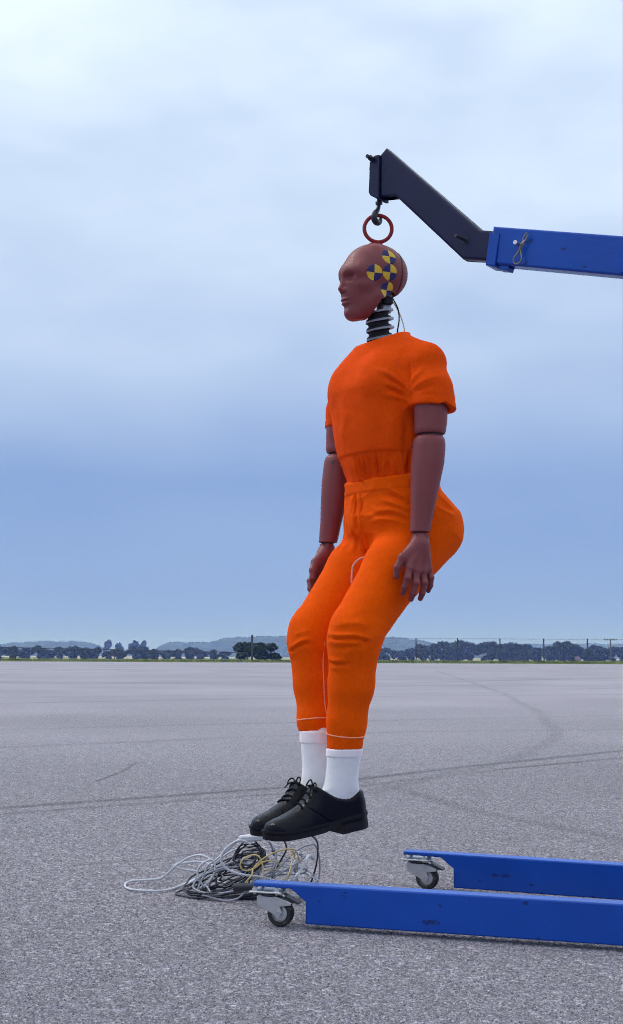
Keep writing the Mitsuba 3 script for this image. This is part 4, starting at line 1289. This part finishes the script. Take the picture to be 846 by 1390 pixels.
# fly and its folds: two soft raised seams down the front, and the pale draw cord
def front_line(l0, l1, z0, z1, n=24, out=0.002, bend=0.0):
    t = np.linspace(0, 1, n)
    P = np.stack([np.full(n, 0.12), l0 + (l1 - l0) * t + bend * np.sin(np.pi * t), z0 + (z1 - z0) * t], 1)
    for _ in range(60):
        P[:, 0] -= np.clip(trouser_fn(P), -0.01, 0.01)
    P[:, 0] += out
    return P


put('fly_seam', xf(tube(front_line(-0.030, -0.012, 1.165, 1.000), 0.0042, 8, flat=0.6), BODY), 'trouser_mat', TR, smooth=True)
put('fly_seam', xf(tube(front_line(0.000, 0.006, 1.165, 0.985, bend=0.008), 0.0048, 8, flat=0.6), BODY), 'trouser_mat', TR, smooth=True)

# --- socks
for sy in (1, -1):
    up_ = 0.0 if sy > 0 else 0.042                      # the far leg's sock is pulled higher
    gr_ = 0.0 if sy > 0 else 0.0020
    rows = [(0.462 + up_, 0.166, sy * 0.067, 0.0465 + gr_, 0.0465 + gr_), (0.449 + up_, 0.166, sy * 0.0665, 0.0468 + gr_, 0.0468 + gr_), (0.445 + up_, 0.166, sy * 0.0662, 0.0492 + gr_, 0.0490 + gr_), (0.430 + up_, 0.167, sy * 0.0655, 0.0485 + gr_, 0.0480 + gr_), (0.424 + 0.9 * up_, 0.167, sy * 0.065, 0.0468 + gr_, 0.0462 + gr_), (0.395, 0.168, sy * 0.062, 0.0462, 0.0420),
            (0.360, 0.170, sy * 0.059, 0.0490, 0.0390), (0.338, 0.172, sy * 0.058, 0.0560, 0.0360), (0.320, 0.176, sy * 0.057, 0.0600, 0.0330), (0.295, 0.18, sy * 0.056, 0.055, 0.028)]
    m_ = rings(rows, 48, 8)

    def sdisp(v, n):
        w = np.clip((0.352 - v[:, 2]) / 0.02, 0, 1)
        s = np.sin((v[:, 2] * 1.0 + v[:, 0] * 0.55) * 520) * 0.0011 * w
        return s + 0.0012 * (np.asarray(meshkit.fbm(v * 25)) - 0.5)
    m_ = displace(m_, sdisp)
    S_ = put('sock', xf(m_, BODY), 'sock_mat', DU, smooth=True)
    lo_ = 0.0 if sy > 0 else 0.012
    put('sock_cuff', xf(rings([(0.4462 + up_, 0.166, sy * 0.066, 0.0480 + gr_, 0.0480 + gr_), (0.4440 + up_, 0.166, sy * 0.066, 0.0503 + gr_, 0.0500 + gr_), (0.428 + up_ - lo_, 0.167, sy * 0.065, 0.0494 + gr_, 0.0488 + gr_), (0.4255 + up_ - lo_, 0.167, sy * 0.065, 0.0470 + gr_, 0.0465 + gr_)], 48, 4), BODY), 'sock_band_mat', S_, smooth=True)

# --- shoes (local: x heel -> toe, y left, z up, ground at z = 0), left shoe; the right one mirrors it
SL = 0.308
hw = PchipInterpolator([0, 0.02, 0.07, 0.13, 0.195, 0.238, 0.276, 0.297, SL], [0.026, 0.036, 0.038, 0.039, 0.049, 0.051, 0.045, 0.036, 0.026])
cyl_ = PchipInterpolator([0, 0.08, 0.15, 0.22, 0.28, SL], [0.0, 0.002, 0.003, -0.001, -0.006, -0.010])
ht = PchipInterpolator([0, 0.05, 0.10, 0.135, 0.160, 0.183, 0.220, 0.255, 0.284, 0.300, SL], [0.19, 0.19, 0.19, 0.150, 0.116, 0.092, 0.072, 0.061, 0.054, 0.044, 0.034])


TOPLINE = PchipInterpolator([0, 0.02, 0.06, 0.10, 0.128, 0.146, 0.20, SL], [0.092, 0.087, 0.075, 0.086, 0.106, 0.122, 0.20, 0.35])


def shoe_outline(grow=0.0, x0=0.0, x1=SL):
    xs = np.linspace(x0, x1, 50)
    up_ = np.stack([xs, cyl_(xs) + hw(xs) + grow], 1)
    dn = np.stack([xs[::-1], cyl_(xs[::-1]) - hw(xs[::-1]) - grow], 1)
    return np.vstack([up_, dn])


def shoe_fn(p):
    x = np.clip(p[:, 0], 0.0, SL)
    w, h, c = hw(x), ht(x), cyl_(x)
    zb = 0.012
    t = np.clip((p[:, 2] - zb) / (h - zb), 0, 1.5)
    # upper narrows with height at the ankle, rounds over at the toe
    ank = np.clip((0.19 - x) / 0.06, 0, 1)
    ww = w * (1 - 0.06 * t * ank)
    yn = np.abs(p[:, 1] - c) / ww
    ex = 2.4 + 0.5 * ank
    k = (yn ** ex + t ** ex) ** (1 / ex)
    d = (k - 1) * np.minimum(ww, h) * 0.75
    d = smax(d, zb - p[:, 2], 0.003)
    d = smax(d, p[:, 0] - SL + 0.002 + 1.5 * (p[:, 1] - c) ** 2 / 0.1, 0.014)
    d = smax(d, -p[:, 0] + 1.2 * (p[:, 1] - c) ** 2 / 0.06 + 0.18 * np.maximum(p[:, 2] - 0.06, 0), 0.008)
    # topline
    tz = TOPLINE(x)
    d = smax(d, (p[:, 2] - tz) * 0.8, 0.006)
    return d


def shoe_disp(v, n):
    out = 0.0008 * (np.asarray(meshkit.fbm(v * 30)) - 0.5)
    xb = np.interp(v[:, 2], [0.02, 0.045, 0.075, 0.10], [0.118, 0.150, 0.186, 0.196])
    out += 0.0022 * np.clip((xb - v[:, 0]) / 0.003, 0, 1) * np.clip((np.abs(v[:, 1]) - 0.012) / 0.004, 0, 1)
    for s in (1, -1):
        # creases across the ball of the foot, vamp seam, facing seam
        out += fold(v, (0.225, s * 0.02, 0.083), (0.205, s * 0.052, 0.045), 0.004, -0.0022)
        out += fold(v, (0.215, s * 0.03, 0.083), (0.190, s * 0.052, 0.052), 0.004, -0.0016)
        out += fold(v, (0.150, s * 0.036, 0.045), (0.190, s * 0.030, 0.092), 0.0026, -0.0022)
        out += fold(v, (0.268, s * 0.03, 0.055), (0.258, s * 0.0, 0.07), 0.003, 0.0018)
    return out


shm = displace(mesh_sdf(shoe_fn, (-0.02, -0.065, 0.0), (0.335, 0.065, 0.15), 0.0023, newton=2), shoe_disp)
import shapely.geometry as sgeo
def contour(z, n=140):
    """outline of the upper at height z, by marching rays from two centres"""
    out = []
    for a in np.linspace(0, 2 * np.pi, n, endpoint=False):
        c0 = np.array([0.16 + 0.11 * math.cos(a), 0.0])
        t = np.linspace(0, 0.2, 300)
        P = np.stack([c0[0] + t * math.cos(a), c0[1] + t * math.sin(a), np.full(300, z)], 1)
        o = np.argmax(shoe_fn(P) > 0)
        out.append(P[o, :2])
    return np.array(out)


so = sgeo.Polygon(contour(0.030)).buffer(0.0025)
sole = trimesh.creation.extrude_polygon(so.intersection(sgeo.box(0.098, -1, 1, 1)), 0.015)
sole.apply_translation([0, 0, 0.004])
welt = trimesh.creation.extrude_polygon(so.buffer(0.0015), 0.006)
welt.apply_translation([0, 0, 0.0225])
rear = trimesh.creation.extrude_polygon(so.intersection(sgeo.box(-1, -1, 0.099, 1)), 0.010)
rear.apply_translation([0, 0, 0.0215])
heel = trimesh.creation.extrude_polygon(so.intersection(sgeo.box(-1, -1, 0.098, 1)).buffer(-0.001), 0.0335)
heel.apply_translation([0, 0, -0.012])


def arch(m):
    v = np.array(m.vertices)
    x = v[:, 0]
    v[:, 2] += 0.010 * np.clip((0.15 - x) / 0.06, 0, 1) * (v[:, 2] > 0.0) * (v[:, 2] < 0.0205) * (x > 0.0975) + 0.0 * x
    v[:, 2] += 0.010 * np.clip((x - 0.25) / 0.07, 0, 1) ** 2
    return trimesh.Trimesh(v, m.faces, process=False)


for nm_, m_ in (('s', sole),):
    pass
sole = arch(trimesh.Trimesh(*trimesh.remesh.subdivide_to_size(sole.vertices, sole.faces, 0.02), process=False))
welt = arch(trimesh.Trimesh(*trimesh.remesh.subdivide_to_size(welt.vertices, welt.faces, 0.02), process=False))
laces, eyes = [], []
for i, xl in enumerate((0.196, 0.182, 0.168, 0.154)):
    pts = []
    for yy in np.linspace(-0.021, 0.021, 9):
        z = 0.14
        P = np.array([[xl + 0.004 * (yy / 0.021), yy + 0.002, z]])
        for _ in range(40):
            P[:, 2] -= np.clip(shoe_fn(P), -0.01, 0.01)
        pts.append(P[0] + np.array([0.001, 0, 0.0022]))
    laces.append((tube(np.array(pts), 0.0028, 7), [pts[0], pts[-1]]))
knot = np.mean([laces[-1][1][0], laces[-1][1][1]], 0) + np.array([-0.004, 0, 0.006])
bow = cat(trimesh.creation.icosphere(2, 0.006).apply_translation(knot),
          tube(catmull([knot, knot + [0.0, 0.014, 0.010], knot + [0.004, 0.030, 0.006], knot + [0.010, 0.032, -0.006], knot + [0.008, 0.014, 0.0], knot], 6), 0.0021, 6),
          tube(catmull([knot, knot + [-0.004, -0.012, 0.014], knot + [-0.004, -0.026, 0.012], knot + [0.004, -0.030, 0.0], knot + [0.006, -0.012, 0.002], knot], 6), 0.0021, 6),
          tube(catmull([knot, knot + [0.014, 0.016, -0.002], knot + [0.024, 0.026, -0.014]], 6), 0.0018, 6))


def shoe(sy, heel_pt, yaw, pitch, lab):
    cy_, sy_ = math.cos(yaw), math.sin(yaw)
    x = np.array([cy_, sy_, 0])
    y = np.array([-sy_, cy_, 0])
    # toes down
    xp = math.cos(pitch) * x - math.sin(pitch) * np.array([0, 0, 1])
    zp = np.cross(xp, y)
    M = BODY @ basis(xp, y, zp, heel_pt)
    mir = np.diag([1, sy, 1, 1.0])

    def P(m, inv=True):
        q = m.copy()
        q.apply_transform(mir)
        if sy < 0 and q.volume < 0:
            q.invert()
        return xf(q, M)
    K = put('shoe', P(shm), 'leather_mat', DU, smooth=40)
    put('sole', P(cat(sole, rear)), 'sole_mat', K, smooth=30)
    put('welt', P(welt), 'sole_mat', K, smooth=30)
    put('heel', P(heel), 'sole_mat', K, smooth=30)
    for m_, ends in laces:
        put('lace', P(m_), 'lace_mat', K, smooth=True)
        for e in ends:
            put('eyelet', P(trimesh.creation.icosphere(1, 0.0036).apply_translation(e - np.array([0, 0, 0.0008]))), 'lace_mat', K, smooth=True)
    put('bow', P(bow), 'lace_mat', K, smooth=True)


shoe(1, (0.090, 0.062, 0.247), math.radians(-6), math.radians(8.3), 'near')
shoe(-1, (0.072, -0.050, 0.247), math.radians(-6), math.radians(8.3), 'far')

# --- arms
def arm(sy, elbow_f, wrist_f):
    L0 = 0.22
    e, w = elbow_f, wrist_f
    ua = rings([(1.520, e - 0.004, sy * 0.205, 0.040, 0.040), (1.45, e - 0.004, sy * 0.213, 0.047, 0.046), (1.40, e - 0.003, sy * 0.218, 0.0485, 0.047), (1.350, e - 0.001, sy * L0, 0.0465, 0.0455), (1.330, e + 0.001, sy * L0, 0.0450, 0.0445), (1.3215, e + 0.001, sy * L0, 0.0425, 0.042),
                (1.3190, e + 0.001, sy * L0, 0.0385, 0.038), (1.325, e + 0.001, sy * L0, 0.034, 0.034)], 44, 6)
    K = put('upper_arm', xf(ua, BODY), 'vinyl_mat', DU, smooth=45)
    # bolt holes
    for ang, zz, r in ((math.radians(143), 1.388, 0.0058),):
        nrm_ = np.array([math.cos(ang), sy * math.sin(ang), 0])
        c = np.array([e - 0.003, sy * 0.218, zz]) + nrm_ * 0.0470
        put('bolt_hole', xf(cyl(c - nrm_ * 0.004, c + nrm_ * 0.0016, r, 18), BODY), 'joint_mat', K, smooth=30)
    put('elbow_joint', xf(rings([(1.335, e, sy * L0, 0.033, 0.033), (1.305, e, sy * L0, 0.036, 0.036)], 30, 3), BODY), 'joint_mat', DU, smooth=30)
    f = lambda t: e + (w - e) * t
    fa = rings([(1.3195, e + 0.003, sy * L0, 0.014, 0.014), (1.3180, e + 0.003, sy * L0, 0.026, 0.026), (1.313, e + 0.003, sy * L0, 0.0365, 0.036), (1.305, f(.05) + 0.002, sy * L0, 0.0435, 0.0425), (1.285, f(.12) + 0.001, sy * L0, 0.0470, 0.0455), (1.245, f(.25), sy * L0, 0.0475, 0.0455),
                (1.200, f(.42), sy * L0, 0.0440, 0.042), (1.150, f(.60), sy * L0, 0.0385, 0.037), (1.100, f(.78), sy * L0, 0.0330, 0.0315), (1.050, f(.97), sy * L0, 0.0295, 0.0275), (1.043, f(1.0), sy * L0, 0.0290, 0.0270), (1.0405, f(1.0), sy * L0, 0.0265, 0.0245), (1.044, f(1.), sy * L0, 0.022, 0.020)], 44, 6)
    K2 = put('forearm', xf(fa, BODY), 'vinyl_mat', DU, smooth=45)
    ang = math.radians(165)
    nrm_ = np.array([math.cos(ang), sy * math.sin(ang), 0])
    c = np.array([f(.84), sy * L0, 1.088]) + nrm_ * 0.0318
    put('bolt_hole', xf(cyl(c - nrm_ * 0.004, c + nrm_ * 0.0016, 0.0055, 16), BODY), 'joint_mat', K2, smooth=30)
    c = np.array([e + 0.036, sy * (L0 - 0.02), 1.285])
    put('bolt_hole', xf(cyl(c, c + np.array([0.0108, -0.004 * sy, 0.002]), 0.006, 16), BODY), 'joint_mat', K2, smooth=30)
    return f(1.0)


def hand_fn(p):
    # local: origin at the wrist, z up (fingers hang to -z), x forward (thumb side), y outward (back of the hand)
    d = rc(p, (0, 0, 0.0), (0.002, 0, -0.020), 0.0240, 0.0245)
    d = smax(d, np.abs(p[:, 1]) - 0.022, 0.008)
    pts = [(0.032, -0.002, -0.083), (0.011, 0.001, -0.089), (-0.010, 0.000, -0.086), (-0.029, -0.004, -0.077)]
    for q in pts:
        d = smin(d, rc(p, (0.1 * q[0], 0.001, -0.018), q, 0.0200, 0.0122), 0.012)
    # palm body
    d = smin(d, boxd(p, (0.002, -0.004, -0.060), (0.033, 0.0125, 0.034), 0.012), 0.012)
    # thumb
    d = smin(d, rc(p, (0.016, -0.004, -0.026), (0.050, -0.009, -0.058), 0.0165, 0.0128), 0.012)
    d = smin(d, rc(p, (0.050, -0.009, -0.058), (0.0620, -0.016, -0.087), 0.0122, 0.0105), 0.006)
    d = smin(d, rc(p, (0.0620, -0.016, -0.087), (0.0620, -0.022, -0.110), 0.0103, 0.0082), 0.004)
    # fingers: knuckle, first joint, second joint, tip
    F4 = [((0.032, -0.002, -0.083), (0.0400, 0.001, -0.115), (0.0425, -0.007, -0.139), (0.0400, -0.018, -0.154), 0.0100),
          ((0.011, 0.001, -0.089), (0.0150, 0.004, -0.126), (0.0160, -0.005, -0.153), (0.0140, -0.017, -0.168), 0.0102),
          ((-0.010, 0.000, -0.086), (-0.0140, 0.003, -0.122), (-0.0155, -0.006, -0.149), (-0.0165, -0.017, -0.163), 0.0096),
          ((-0.029, -0.004, -0.077), (-0.0400, -0.003, -0.104), (-0.0440, -0.010, -0.124), (-0.0440, -0.020, -0.138), 0.0086)]
    for a, b, c, e, r in F4:
        g = rc(p, a, b, r * 1.12, r * 1.0)
        g = smin(g, rc(p, b, c, r * 1.0, r * 0.9), 0.0025)
        g = smin(g, rc(p, c, e, r * 0.9, r * 0.74), 0.0025)
        g = smin(g, ell(p, np.array(b) + [0, 0.002, 0], (r * 1.0, r * 1.05, r * 0.9)), 0.004)
        d = smin(d, g, 0.0045)
        # knuckle
        d = smin(d, ell(p, np.array(a) + [0, 0.008, -0.002], (0.0075, 0.0065, 0.0085)), 0.007)
        # tendon towards the wrist
        d = smin(d, rc(p, np.array(a) + [0, 0.009, 0.010], (0.15 * a[0], 0.0165, -0.030), 0.0032, 0.0028), 0.008)
    return d


hm = mesh_sdf(hand_fn, (-0.058, -0.045, -0.195), (0.078, 0.032, 0.03), 0.0019)


def hand(sy, wf, M):
    q = hm.copy()
    if sy < 0:
        q.apply_transform(np.diag([1, -1, 1, 1.0]))
        if q.volume < 0:
            q.invert()
    K = put('hand', xf(q, BODY @ M), 'vinyl_mat', DU, smooth=True)
    put('wrist_joint', xf(rings([(1.052, wf, sy * 0.22, 0.019, 0.018), (1.022, wf + 0.002, sy * 0.22, 0.017, 0.016)], 24, 3), BODY), 'joint_mat', K, smooth=30)
    for dx, dy in ((0.016, 0.010), (-0.006, 0.0195), (-0.019, 0.008), (0.012, -0.016)):
        put('wrist_screw', xf(cyl((wf + dx, sy * (0.22 + dy), 1.0215), (wf + dx, sy * (0.22 + dy), 1.036), 0.0062, 12), BODY), 'vinyl_mat', K, smooth=30)


def rot(ax, deg):
    return trimesh.transformations.rotation_matrix(math.radians(deg), ax)


wn = arm(1, -0.021, 0.018)
wf_ = arm(-1, -0.015, 0.031)
hand(1, wn, basis([1, 0, 0], [0, 1, 0], [0, 0, 1], (wn + 0.001, 0.222, 1.022)) @ rot([0, 1, 0], -5) @ rot([0, 0, 1], -4) @ rot([1, 0, 0], 4))
hand(-1, wf_, basis([1, 0, 0], [0, 1, 0], [0, 0, 1], (wf_ + 0.002, -0.222, 1.022)) @ rot([0, 1, 0], -15) @ rot([0, 0, 1], 18))

# pale draw cord looping out at the crotch
cord = xf(tube(catmull([(0.062, 0.022, 0.982), (0.083, 0.017, 0.974), (0.094, 0.006, 0.957), (0.096, 0.002, 0.936), (0.096, 0.000, 0.905)], 8), 0.0030, 8), BODY)
put('draw_cord', cord, 'cord_mat', DU, smooth=True, label='pale loop of cord showing at the crotch')

# ------------------------------------------------------------------ the heap of cables under the feet
def cable(name, pts, r, mat, label, group=None, per=8, closed=False, n=8):
    k = put(name, tube(catmull(pts, per, closed), r, n, closed), mat, smooth=True)
    tag(k, label, 'cable', group)
    return k


def rest(pts, lift=0.0):
    p = np.array(pts, float)
    p[:, 2] = np.maximum(p[:, 2] + lift, 0.0045)
    return p


W1 = [(-0.198, 3.964, 0.006), (-0.235, 3.963, 0.006), (-0.277, 4.017, 0.006), (-0.314, 4.02, 0.032), (-0.329, 4.02, 0.062), (-0.321, 4.02, 0.087), (-0.29, 4.02, 0.104), (-0.277, 4.02, 0.078), (-0.293, 4.02, 0.043), (-0.32, 4.03, 0.020), (-0.29, 4.06, 0.012), (-0.22, 4.07, 0.012)]
k = cable('data_cable', W1, 0.00336, 'cable_white_mat', 'pale grey cable ending in a dark plug on the tarmac in front of the heap')
put('plug', cat(cyl((-0.206, 3.964, 0.0075), (-0.158, 3.962, 0.0075), 0.0072, 14, 0.0078), cyl((-0.158, 3.962, 0.0075), (-0.150, 3.962, 0.0075), 0.0058, 12)), 'cable_dark_mat', k, smooth=35)
put('plug_tip', cyl((-0.150, 3.962, 0.0075), (-0.136, 3.961, 0.0075), 0.0048, 12), 'steel_mat', k, smooth=35)
W2 = [(-0.21, 4.11, 0.008), (-0.27, 4.141, 0.006), (-0.316, 4.122, 0.006), (-0.354, 4.112, 0.006), (-0.375, 4.171, 0.006), (-0.354, 4.26, 0.010), (-0.378, 4.203, 0.007), (-0.422, 4.088, 0.006), (-0.474, 4.069, 0.006), (-0.536, 4.098, 0.006), (-0.562, 4.17, 0.006), (-0.549, 4.23, 0.008), (-0.47, 4.231, 0.014), (-0.44, 4.212, 0.031), (-0.41, 4.193, 0.06), (-0.369, 4.174, 0.087), (-0.332, 4.156, 0.097), (-0.299, 4.137, 0.086), (-0.283, 4.118, 0.062), (-0.291, 4.099, 0.037), (-0.313, 4.08, 0.023), (-0.28, 4.05, 0.012)]
cable('data_cable', W2, 0.00328, 'cable_white_mat', 'pale grey cable making the long loop farthest left on the tarmac')
W2B = [(-0.281, 4.27, 0.022), (-0.334, 4.29, 0.026), (-0.38, 4.3, 0.03), (-0.411, 4.3, 0.036), (-0.43, 4.3, 0.043), (-0.40, 4.3, 0.051), (-0.36, 4.3, 0.056), (-0.323, 4.28, 0.055), (-0.28, 4.24, 0.045)]
cable('data_cable', W2B, 0.00328, 'cable_white_mat', 'pale grey cable folded in a flat narrow loop just above the long left loop')
W3 = [(-0.31, 4.06, 0.06), (-0.3, 4.05, 0.084), (-0.276, 4.04, 0.101), (-0.245, 4.03, 0.129), (-0.203, 4.02, 0.166), (-0.171, 4.01, 0.176), (-0.13, 4.0, 0.168), (-0.10, 4.0, 0.13), (-0.11, 4.01, 0.08)]
cable('data_cable', W3, 0.00361, 'cable_white_mat', 'pale grey cable arching up from the dark coils to under the shoe toes')
W4 = [(-0.17, 3.94, 0.160), (-0.205, 3.92, 0.172), (-0.242, 3.92, 0.148), (-0.254, 3.92, 0.122), (-0.243, 3.92, 0.098), (-0.211, 3.92, 0.082), (-0.174, 3.92, 0.075), (-0.13, 3.93, 0.068), (-0.08, 3.95, 0.05)]
cable('data_cable', W4, 0.00344, 'cable_white_mat', 'pale grey cable bowed like a C across the front of the dark coils')
YL = [([(-0.19, 3.91, 0.05), (-0.165, 3.9, 0.079), (-0.161, 3.916, 0.096), (-0.137, 3.932, 0.118), (-0.103, 3.948, 0.135), (-0.063, 3.964, 0.143), (-0.04, 3.98, 0.135), (-0.03, 4.0, 0.10)], 'yellow cable rising in one long slant to the right over the heap'),
      ([(-0.12, 3.90, 0.05), (-0.131, 3.9, 0.077), (-0.133, 3.906, 0.102), (-0.144, 3.911, 0.128), (-0.162, 3.917, 0.133), (-0.187, 3.923, 0.123), (-0.199, 3.929, 0.106), (-0.194, 3.934, 0.09), (-0.177, 3.94, 0.086), (-0.157, 3.946, 0.093), (-0.138, 3.951, 0.107), (-0.113, 3.957, 0.111), (-0.093, 3.963, 0.106), (-0.088, 3.969, 0.093), (-0.103, 3.974, 0.083), (-0.128, 3.98, 0.082)], 'yellow cable curled in two round loops in the middle of the heap'),
      ([(-0.075, 3.90, 0.04), (-0.061, 3.9, 0.079), (-0.054, 3.92, 0.1), (-0.052, 3.94, 0.117), (-0.058, 3.96, 0.138), (-0.045, 3.98, 0.125), (-0.04, 4.0, 0.08)], 'short yellow cable standing upright right of the yellow loops')]
for p_, lab in YL:
    cable('sensor_cable', p_, 0.0022, 'cable_yellow_mat', lab)
GL = [([(-0.15, 3.96, 0.04), (-0.105, 3.95, 0.076), (-0.083, 3.97, 0.095), (-0.063, 3.99, 0.114), (-0.033, 4.01, 0.136), (-0.002, 4.03, 0.146), (0.018, 4.05, 0.140), (0.03, 4.06, 0.09), (0.02, 4.06, 0.03), (-0.03, 4.05, 0.008)], 'mid grey cable arching highest over the right end of the heap'),
      ([(-0.12, 3.95, 0.05), (-0.087, 3.95, 0.076), (-0.062, 3.964, 0.089), (-0.032, 3.979, 0.104), (-0.015, 3.993, 0.119), (-0.022, 4.007, 0.124), (-0.038, 4.021, 0.115), (-0.048, 4.036, 0.093), (-0.043, 4.05, 0.065), (-0.03, 4.06, 0.02)], 'mid grey cable hooked in a small loop at the right end of the heap'),
      ([(-0.13, 3.95, 0.075), (-0.102, 3.95, 0.081), (-0.072, 3.967, 0.081), (-0.042, 3.983, 0.086), (-0.015, 4.0, 0.083), (-0.008, 4.012, 0.076), (-0.022, 4.017, 0.067), (-0.058, 4.033, 0.061), (-0.084, 4.05, 0.058), (-0.14, 4.05, 0.05)], 'mid grey cable lying in a flat hairpin low at the right end of the heap')]
for p_, lab in GL:
    cable('grey_cable', p_, 0.0028, 'cable_grey_mat', lab)
for p_, lab in (([(-0.06, 3.96, 0.03), (-0.039, 3.95, 0.067), (-0.027, 3.983, 0.081), (-0.012, 4.017, 0.098), (-0.002, 4.05, 0.112), (0.012, 4.07, 0.10)], 'thick white cable end leaning up behind the crane leg tip'),
                ([(-0.09, 3.97, 0.02), (-0.058, 3.965, 0.075), (-0.040, 3.99, 0.11), (-0.033, 4.02, 0.125), (-0.02, 4.04, 0.11)], 'white cable bent over just left of the thick white cable end')):
    cable('white_cable', p_, 0.0050 if 'thick' in lab else 0.0034, 'cable_white_mat', lab)
for p_, lab in (([(0.006, 3.93, 0.185), (0.018, 3.95, 0.172), (0.024, 4.0, 0.143), (0.019, 4.05, 0.083), (0.0, 4.07, 0.02)], 'thin black wire arching down at the far right of the heap'),
                ([(-0.073, 3.95, 0.168), (-0.068, 3.983, 0.14), (-0.084, 4.017, 0.105), (-0.095, 4.05, 0.08), (-0.12, 4.06, 0.03)], 'black wire dropping from under the near shoe into the heap')):
    cable('black_wire', p_, 0.0026, 'cable_dark_mat', lab)
k = cable('blue_cable', [(-0.12, 3.94, 0.168), (-0.113, 3.95, 0.159), (-0.107, 4.0, 0.132), (-0.1, 4.05, 0.105), (-0.11, 4.06, 0.05)], 0.0028, 'cable_grey_mat', 'grey cable wrapped with blue tape under the near shoe')
put('tape', cyl((-0.1075, 3.996, 0.134), (-0.1035, 4.025, 0.119), 0.0052, 10), 'tape_blue_mat', k, smooth=35)
# dark coils: each a cable wound three times
rk = np.random.default_rng(31)
DK = ['dark cable coiled at the bottom of the heap, widest turns', 'dark cable coiled in flat turns at the left of the heap', 'dark cable coiled in raised turns leaning left over the heap', 'dark cable coiled in the slanting middle turns of the heap',
      'dark cable wound in small upright turns under the shoe toes', 'dark cable wound in tilted small turns on the heap top']
CF = [(-0.245, 4.03, 0.022, 0.125, 0.085, 0.05, 0.10), (-0.265, 4.02, 0.040, 0.095, 0.075, 0.15, 0.30), (-0.235, 4.05, 0.065, 0.110, 0.060, 0.45, 0.40), (-0.215, 4.02, 0.070, 0.085, 0.060, 0.60, 0.45), (-0.175, 4.00, 0.118, 0.042, 0.036, 0.2, 1.25), (-0.180, 4.02, 0.110, 0.052, 0.035, 0.7, 1.0)]
for (cx_, cy__, cz_, ra_, rb2, tl1, tl2), lab in zip(CF, DK):
    pts = []
    for tt in np.linspace(0, 3.2 * 2 * np.pi, 42):
        a_ = ra_ * (1 + 0.16 * math.sin(tt * 0.31 + cx_ * 40) + rk.normal(0, 0.05))
        b_ = rb2 * (1 + 0.2 * math.cos(tt * 0.27) + rk.normal(0, 0.05))
        q_ = np.array([a_ * math.cos(tt), b_ * math.sin(tt), rk.normal(0, 0.004) + 0.010 * math.sin(tt * 0.33)])
        # tilt about y (raise the right end) and about x (raise the far side)
        q_ = np.array([q_[0] * math.cos(tl1) - q_[2] * math.sin(tl1), q_[1], q_[0] * math.sin(tl1) + q_[2] * math.cos(tl1)])
        q_ = np.array([q_[0], q_[1] * math.cos(tl2) - q_[2] * math.sin(tl2), q_[1] * math.sin(tl2) + q_[2] * math.cos(tl2)])
        pts.append(q_ + [cx_, cy__, cz_])
    k = cable('coiled_cable', rest(pts), 0.0026 if ra_ > 0.06 else 0.0021, 'cable_dark_mat', lab, per=5, n=7)
    if lab.startswith('dark cable coiled in raised'):
        put('tape', cyl(np.array(pts[11]) - [0.012, 0.004, 0.002], np.array(pts[11]) + [0.012, 0.004, 0.002], 0.0066, 10), 'tape_blue_mat', k, smooth=35)
for (cx_, cy__, cz_, ra_, rb2, t1_, t2_, r_, mat_, nm_, lab) in (
        (-0.225, 3.98, 0.055, 0.105, 0.060, 0.30, 0.55, 0.0027, 'cable_grey_mat', 'grey_cable', 'mid grey cable wound loosely over the front of the dark coils'),
        (-0.200, 4.06, 0.085, 0.085, 0.050, 0.55, 0.80, 0.0026, 'cable_white_mat', 'data_cable', 'thin pale grey cable wound over the back of the dark coils'),
        (-0.070, 4.02, 0.050, 0.085, 0.050, -0.15, 0.70, 0.0024, 'cable_white_mat', 'data_cable', 'thin pale grey cable tangled in open loops at the right end of the heap'),
        (-0.100, 4.06, 0.060, 0.070, 0.045, 0.30, 0.95, 0.0023, 'cable_grey_mat', 'grey_cable', 'thin grey cable tangled behind the yellow loops')):
    pts = []
    for tt in np.linspace(0.4, 2.6 * 2 * np.pi, 32):
        a_ = ra_ * (1 + 0.22 * math.sin(tt * 0.41 + cx_ * 60) + rk.normal(0, 0.07))
        b_ = rb2 * (1 + 0.25 * math.cos(tt * 0.33 + cz_ * 50) + rk.normal(0, 0.07))
        q_ = np.array([a_ * math.cos(tt), b_ * math.sin(tt), rk.normal(0, 0.006) + 0.012 * math.sin(tt * 0.37)])
        q_ = np.array([q_[0] * math.cos(t1_) - q_[2] * math.sin(t1_), q_[1], q_[0] * math.sin(t1_) + q_[2] * math.cos(t1_)])
        q_ = np.array([q_[0], q_[1] * math.cos(t2_) - q_[2] * math.sin(t2_), q_[1] * math.sin(t2_) + q_[2] * math.cos(t2_)])
        pts.append(q_ + [cx_, cy__, cz_])
    cable(nm_, rest(pts), r_, mat_, lab, per=5, n=7)
k = put('connector_block', xf(rbox([-0.034, -0.014, -0.009], [0.034, 0.014, 0.009], 0.004), basis(nrm([1, 0.1, 0.06]), nrm([-0.1, 1, 0]), nrm([-0.06, 0, 1]), (-0.172, 3.985, 0.171))), 'cable_white_mat', smooth=30)
tag(k, 'pale oblong connector resting on the heap under the shoe toes', 'connector')
k = put('taped_joint', cyl((-0.215, 3.90, 0.045), (-0.150, 3.885, 0.052), 0.012, 14, 0.010), 'cable_dark_mat', smooth=35)
tag(k, 'dark taped cable end just behind the tip of the near crane leg', 'cable')
